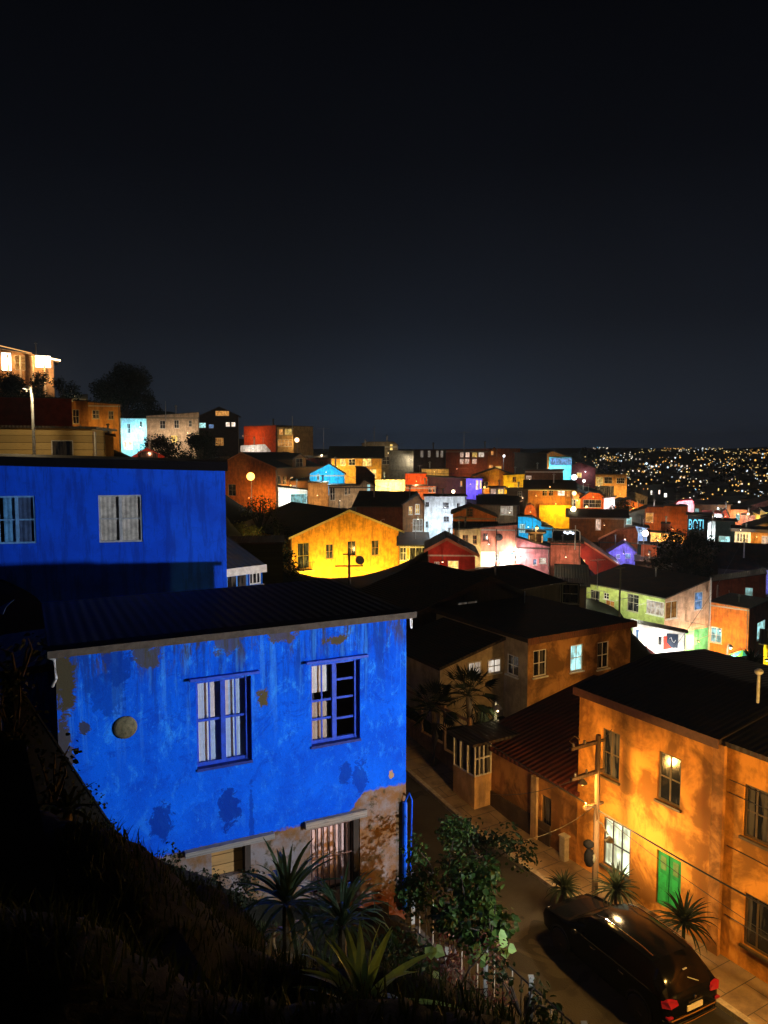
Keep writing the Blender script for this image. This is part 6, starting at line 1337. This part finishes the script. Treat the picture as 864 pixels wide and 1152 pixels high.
# small houses filling the slope between the bigger ones
rf = random.Random(2024); fills = []; boxes = []
for (r_, lb, x0, yt, x1, yb, view, I) in ALLH:
    p0 = pix(I['P0']+Vector((0,0,I['H']))); p1 = pix(I['P0']+I['a']*I['W']+Vector((0,0,I['H']))); pb = pix(I['P0']+Vector((0,0,I['H']*.2)))
    boxes.append((min(p0[0],p1[0]), max(p0[0],p1[0]), min(p0[1],p1[1])-4, pb[1], I['P0'].y, lb))
cn = [('ochre', (.5,.25,.05)), ('rust red', (.35,.07,.03)), ('cream', (.5,.4,.28)), ('orange', (.5,.16,.03)), ('grey', (.25,.24,.22)), ('pale blue', (.2,.35,.5)), ('yellow', (.6,.42,.05)), ('brown', (.2,.1,.05)), ('pink', (.5,.22,.2)), ('maroon', (.2,.04,.04))]
tries = 0
while len(fills) < 75 and tries < 6000:
    tries += 1
    px = rf.uniform(250, 880); Y = rf.uniform(85, 300)
    if px < 450 and Y < 150: continue
    X = (px-CX)/F*Y; k = Y/90; w = rf.uniform(4.5,8)*(.6+.4*k); h = rf.uniform(2.4,3.4)*(.6+.4*k)
    if any((X-a)**2+(Y-b)**2 < (w*.9)**2 for a, b, _ in fills): continue
    z = hgt(X, Y); t = pix((X, Y, z+h+.8)); b = pix((X, Y, z)); hw = w/2/Y*F
    if t[1] < 509 or t[0]-hw < 240 or (t[0] > 655 and t[1] < 528+min(34,(t[0]-655)*.5)): continue
    bad = False
    for (xa, xb, ya, yb_, d, lb) in boxes:
        ox = min(xb, t[0]+hw)-max(xa, t[0]-hw); oy = min(yb_, b[1])-max(ya, t[1])
        if ox > 1.5 and oy > 1 and d > Y-6: bad = True; break
    if bad: continue
    # must show: no nearer facade covering its middle
    m_ = (t[0], (t[1]+b[1])/2)
    if any(xa < m_[0] < xb and ya < m_[1] and d < Y for (xa, xb, ya, yb_, d, lb) in boxes): continue
    fills.append((X, Y, w)); cname, cc = rf.choice(cn)
    nb = min(boxes, key=lambda q: (max(0, q[0]-t[0], t[0]-q[1]))**2+(q[2]-t[1])**2); nl = ' '.join(nb[5].split(',')[0].split()[:7])
    side = 'left of' if t[0] < (nb[0]+nb[1])/2 else 'right of'
    rot = rf.uniform(-.35,.35)+math.atan2(-X, Y)*.6
    r = empty('hillside_house', (X, Y, z), rot, f'small {cname} house {side} the {nl}', 'house', 'small houses on the slope')
    D_ = w*rf.uniform(.6,.9); gb = rf.random() < .5; mb = MB(); hh = h+w*.18
    mb.box(-w/2, w/2, -D_/2, D_/2, -4, h) if not gb else mb.prism([(-w/2,-4),(w/2,-4),(w/2,h),(0,hh),(-w/2,h)], 'y', -D_/2, D_/2)
    mb.build('wall', PLc(*cc, d=.7), r)
    mb = MB(); o1 = .35
    if gb: mb.prism([(-w/2-o1,h-.1),(0,hh+.01),(w/2+o1,h-.1),(w/2+o1,h+.08),(0,hh+.2),(-w/2-o1,h+.08)], 'y', -D_/2-o1, D_/2+o1)
    else: mb.prism([(-D_/2-o1,h+.01),(D_/2+o1,h+.5),(D_/2+o1,h+.66),(-D_/2-o1,h+.18)], 'x', -w/2-o1, w/2+o1)
    mb.build('roof', ROOFD if rf.random() < .6 else rf.choice([ROOFR, ROOFG, ROOFB]), r)
    nwin = rf.choice([1,2,2,3])
    for i in range(nwin):
        xc = -w/2+w*(i+.5)/nwin+rf.uniform(-.2,.2); ww = rf.uniform(.35,.6)*(1+.3*k*.5); st_ = rf.choice('ddddoywpc')
        window(r, (0,-D_/2,0), (1,0,0), (0,1,0), (xc-ww, xc+ww, h*.38, h*.38+rf.uniform(.9,1.3)*(.7+.3*k)), st_, rf.choice([WHITE, gf, DKFR]), 2, rf.choice([1,2]), True, extra=rf.uniform(.4,1))
    if rf.random() < .75:
        lx = rf.uniform(-w*.4, w*.4); mb = MB(); mb.tube([(lx,-D_/2,h*.8),(lx,-D_/2-1.6,h*.85)], .03, 5); lo = mb.build('wall_lamp', METAL, r); mb = MB(); mb.sphere((lx,-D_/2-1.7,h*.8), .1*k**.5, 8); cl = rf.choice([ORANGE, ORANGE, WARM, WARM, YEL, WHT, COOL]); mb.build('bulb', emis(cl, 5), lo)
        light('lamp_light', (lx,-D_/2-1.8,h*.8-.2), cl, rf.uniform(120,620)*k, lo, .1)
print('fillers', len(fills))
# aerials and dishes on roofs, more poles and cables
used = 0
for (r_, lb, x0, yt, x1, yb, view, I) in ALLH:
    if I['P0'].y > 48 and I['P0'].y < 200 and rf.random() < .33 and used < 22:
        used += 1; f_ = rf.uniform(.2,.8); p = I['P0']+I['a']*(I['W']*f_)-I['n']*(I['D']*.4)+Vector((0,0,max(h for _, h in I['prof'])+.1)); sc = rf.uniform(.8,1.2)
        nl = ' '.join(lb.split(',')[0].split()[:8])
        ro = empty('antenna', p, rf.uniform(0,3), f'thin roof aerial on the {nl}', 'antenna'); mb = MB(); mb.tube([(0,0,-1.2),(0,0,1.7*sc)], .035, 5); mb.tube([(-.6*sc,0,1.6*sc),(.6*sc,0,1.6*sc)], .02, 4)
        for i in range(6): x = -.5*sc+i*.2*sc; mb.tube([(x,-.35*sc,1.6*sc),(x,.35*sc,1.6*sc)], .014, 4)
        mb.build('aerial', plain((.3,.3,.3),.5), ro)
pts_ = []
for (px, py, Y, w_) in [(455,560,90,'at the corner of the brown gable house'), (612,552,100,'behind the arched orange house'), (735,560,110,'beside the tall brown block'), (540,540,120,'near the violet house'), (660,600,95,'above the dark red gable'), (800,590,85,'before the dark teal house'), (350,520,110,'behind the ochre ridge houses')]:
    pole_thing('utility_pole', 'dark wooden pole with cross arm '+w_, px, py-8, py+22, Y, .07, ((.9,.5,.3),), 'utility pole', BLACKM); pts_.append(at(px, py-7, md(Y)))
for i, (a, b) in enumerate([(0,3),(3,1),(1,4),(4,2),(2,5),(6,0),(3,6)]): wire([pts_[a], pts_[b]], 1.2, .03, 'sagging black hillside cable %s' % ['from the brown gable to the violet house','from the violet house to the arched house','from the arched house to the dark red gable','from the dark red gable to the brown block','from the brown block to the teal house','from the ridge to the brown gable','from the ridge to the violet house'][i])
# ------------------------------------------------------------------ the far side of the valley: houses, then lights past counting
rr = random.Random(99)
def far_y(py):  # distance for a picture row on the far slope
    xs = [(600,290),(575,380),(560,500),(532,800),(515,1200),(507,1700)]
    for (a, da), (b_, db) in zip(xs[:-1], xs[1:]):
        if py <= a and py >= b_: return da+(db-da)*(a-py)/(a-b_)
    return 290 if py > 600 else 1700
wallsF = [plain((.18,.13,.09), .9), plain((.12,.12,.12), .9), plain((.2,.1,.05), .9), plain((.16,.15,.12), .9)]
# one far house of each kind, copied with its parts
protos = []
for i in range(6):
    r = empty('distant_house', (0,0,0)); w, d, h = rr.uniform(8,13), rr.uniform(7,10), rr.uniform(4.5,8)
    mb = MB(); mb.box(-w/2, w/2, -d/2, d/2, -3, h); mb.build('wall', wallsF[i % 4], r)
    mb = MB(); mb.prism([(-d/2-.5,h+.004),(d/2+.5,h+.004),(0,h+rr.uniform(1,2.2))], 'x', -w/2-.4, w/2+.4); mb.build('roof', ROOFD, r)
    for k in range(2): mb = MB(); x = -w*.28+k*w*.5; mb.box(x-.5, x+.5, -d/2-.08, -d/2-.01, h*.5, h*.7); mb.build('window', emis(EC['wyowpy'[(i+k) % 6]], 1.6+.5*k), r)
    protos.append(r)
spots_ = []
hz_labels = 'distant hillside house with lit windows across the valley'
for i in range(110):
    py = 598-(rr.random()**1.1)*82; px = rr.uniform(655, 900); Y = far_y(py)*rr.uniform(.96,1.04); p = at(px, py, Y)
    spots_.append((p.x, p.y, rr.uniform(-.8,.8)))
for i, (x, y, a) in enumerate(spots_):
    o = protos[i % 6] if i < 6 else copy_tree(protos[i % 6]); o.location = (x, y, hgt(x, y)); o.rotation_euler.z = a
    tag(o, hz_labels, 'house', 'houses across the valley')
slamp(702, 762, 32.5, (1,.5,.12), 420, 'lamp in the yard behind the ochre house lighting the orange-brown house', bs=.06)
slamp(560, 800, 30.5, (1,.75,.4), 60, 'small lamp over the low wall right of the palms', bs=.03)
# added off-frame spot lamp that brightens the agave and the railing
_g = Vector((3.4, 2.4, -3.4)); r = empty('added_spot_lamp', _g, 0, 'added off-frame spot lamp on a short pole, brightening the agave and railing', 'added lamp')
mb = MB(); mb.tube([(0,0,-.8),(0,0,2.3)], [.05,.03], 8); mb.build('pole', METAL, r)
mb = MB(); mb.lathe([(.03,.16),(.09,.1),(.12,0)], (0,0,2.3), 12); hd = mb.build('lamp_head', METAL, r)
mb = MB(); mb.sphere((0,0,2.31), .05, 8); mb.build('bulb', emis((1,.95,.8), 6), hd)
light('lamp_light', (0,0,2.2), (1,.97,.85), 620, hd, .06, (Vector((.9,9.2,-8.3))-_g, 58, .6))
# street lights and windows across the valley
mb = MB(); cols = [emis((1,.9,.7), 1.8), emis((1,.5,.1), 1.7), emis((.7,.88,1), 1.7), emis((1,.7,.25), 1.8), emis((.15,.6,1), 1.6), emis((1,.3,.06), 1.5)]
L_ = []
def add(px, py, k=None, s=1.0):
    Y = far_y(py)*rr.uniform(.97,1.03); p = at(px, py, Y); L_.append((p.x, p.y, k if k is not None else rr.choice([0,0,0,1,1,1,2,2,3,3,3,5,1,0,2,4 if rr.random()<.5 else 0]), s*Y))
for i in range(130): add(rr.uniform(640,900), rr.uniform(510,600), s=rr.uniform(.3,.9))
for i in range(45): add(rr.uniform(650,890), rr.uniform(511,596), s=rr.uniform(1.6,2.6))
for i in range(34):   # terraces and roads: short runs of lights
    x, y = rr.uniform(645,890), rr.choice([rr.uniform(507,530), rr.uniform(507,530), rr.uniform(530,595)]); sl = rr.uniform(-.12,.12); n = rr.randint(5,14); k = rr.choice([0,1,1,2,3,3])
    for j in range(n): add(x+j*rr.uniform(1.2,3.0), min(600, max(507, y+sl*j*2+rr.gauss(0,.9))), k if rr.random() < .75 else None, rr.uniform(.5,1.25))
for i in range(100): add(rr.uniform(650,900), rr.uniform(545,612), s=rr.uniform(.5,1.8))
for i in range(16):
    x, y = rr.uniform(660,880), rr.uniform(550,600); k = rr.choice([0,1,3])
    for j in range(rr.randint(4,9)): add(x+rr.gauss(0,6), y+rr.gauss(0,2), k, rr.uniform(.8,1.9))
for i in range(26):   # dense knots of lights
    x, y = rr.uniform(650,890), rr.uniform(512,592); k = rr.choice([0,1,2,3])
    for j in range(rr.randint(5,12)): add(x+rr.gauss(0,4), max(507, y+rr.gauss(0,1.7)), k if rr.random() < .6 else None, rr.uniform(.6,1.5))
for i in range(55): add(rr.uniform(770,890), rr.gauss(514,4) if rr.random()<.6 else rr.gauss(545,6), rr.choice([1,1,3,0]), rr.uniform(.6,1.4))
for x, y, s_ in ((727,533,3),(733,533,3),(738,534,2.5),(751,536,2.4),(773,537,2.2),(777,549,2.0),(825,543,1.8),(840,538,2.6),(683,510,1.3)): add(x, y, 2 if s_ > 2.3 else 0, s_)
zz = height(np.array([a[0] for a in L_]), np.array([a[1] for a in L_]))
for (x, y, k, s_), z in zip(L_, zz):
    r_ = .00055*s_; mb.sphere((x, y, z+5+rr.uniform(0,4)), max(r_, .15), 6, m=k)
co = mb.build('city_lights', cols); tag(co, 'mass of street lights and windows glittering across the valley', 'city lights', kind='stuff')
# dark tree masses in the valley
for i in range(14):
    px, py = rr.uniform(650,880), rr.uniform(522,598); Y = far_y(py); p = at(px, py, Y); s_ = Y/300
    tree('distant_tree', (p.x, p.y, hgt(p.x, p.y)), 7*s_, 5*s_, 'dark tree clump among the lights across the valley', BLKL, seed=300+i, n=10, size=.9*s_, dens=2.2/s_**1.0 if False else 3, group='trees across the valley')

# ------------------------------------------------------------------ camera, sky, air
hz = MB(); hz.box(-3600, 3600, -900, 3600, -60, 62); hb_ = hz.build('haze', None); tag(hb_, kind='stuff')
hb_.data.materials.clear(); m = bpy.data.materials.new('haze'); m.use_nodes = True; nt = m.node_tree; nt.nodes.clear(); o1 = nt.nodes.new('ShaderNodeOutputMaterial'); pv = nt.nodes.new('ShaderNodeVolumePrincipled')
pv.inputs['Color'].default_value = (.6,.75,1,1); pv.inputs['Density'].default_value = .0002; pv.inputs['Anisotropy'].default_value = .35; nt.links.new(pv.outputs[0], o1.inputs['Volume']); hb_.data.materials.append(m)
cam = bpy.data.cameras.new('camera'); co_ = bpy.data.objects.new('camera', cam); COL.objects.link(co_)
cam.sensor_fit = 'VERTICAL'; cam.sensor_height = 36; cam.lens = F/1152*36; cam.clip_start = .05; cam.clip_end = 20000
co_.rotation_euler = (PI/2-PIT, 0, 0); scene.camera = co_
w = bpy.data.worlds.new('World'); scene.world = w; w.use_nodes = True; nt = w.node_tree; nt.nodes.clear(); g = G(nt)
out = g.n('ShaderNodeOutputWorld'); bg = g.n('ShaderNodeBackground'); tc = g.n('ShaderNodeTexCoord').outputs['Generated']
sp = g.n('ShaderNodeSeparateXYZ'); g.l(tc, sp.inputs[0])
col = g.ramp(sp.outputs[2], [(0, (.015,.019,.029)), (.06, (.011,.0145,.022)), (.16, (.005,.0066,.0108)), (.34, (.0018,.0024,.0044)), (.6, (.0004,.0005,.0011)), (1, (.0003,.0003,.0005))])
dx = g.math('SUBTRACT', sp.outputs[0], .06); glow = g.math('MULTIPLY', g.math('POWER', 2.718, g.math('MULTIPLY', g.math('MULTIPLY', dx, dx), -22)), g.math('POWER', 2.718, g.math('MULTIPLY', g.math('ABSOLUTE', sp.outputs[2]), -14)))
ns = g.noise(tc, 3.2, 5, .55)
mx = g.mix(glow, col, (.021,.034,.058))
hs = g.n('ShaderNodeVectorMath', operation='SCALE'); g.l(mx, hs.inputs[0]); g.l(g.math('MULTIPLY_ADD', ns, .5, .75), hs.inputs['Scale'])
g.l(hs.outputs[0], bg.inputs[0]); bg.inputs[1].default_value = 1.0; g.l(bg.outputs[0], out.inputs[0])
sun = bpy.data.lights.new('moon', 'SUN'); sun.energy = .004; sun.angle = .02; sun.color = (.75,.85,1); so = bpy.data.objects.new('moon', sun); COL.objects.link(so); so.rotation_euler = (math.radians(40), 0, math.radians(30))
vs_ = scene.view_settings; vs_.view_transform = 'Standard'; vs_.look = 'None'; vs_.exposure = 0; vs_.gamma = 1; vs_.use_curve_mapping = False
cy = scene.cycles; cy.max_bounces = 4; cy.diffuse_bounces = 2; cy.glossy_bounces = 2; cy.transparent_max_bounces = 6; cy.use_light_tree = True; cy.sample_clamp_indirect = 3; cy.use_denoising = True; cy.caustics_reflective = False; cy.caustics_refractive = False
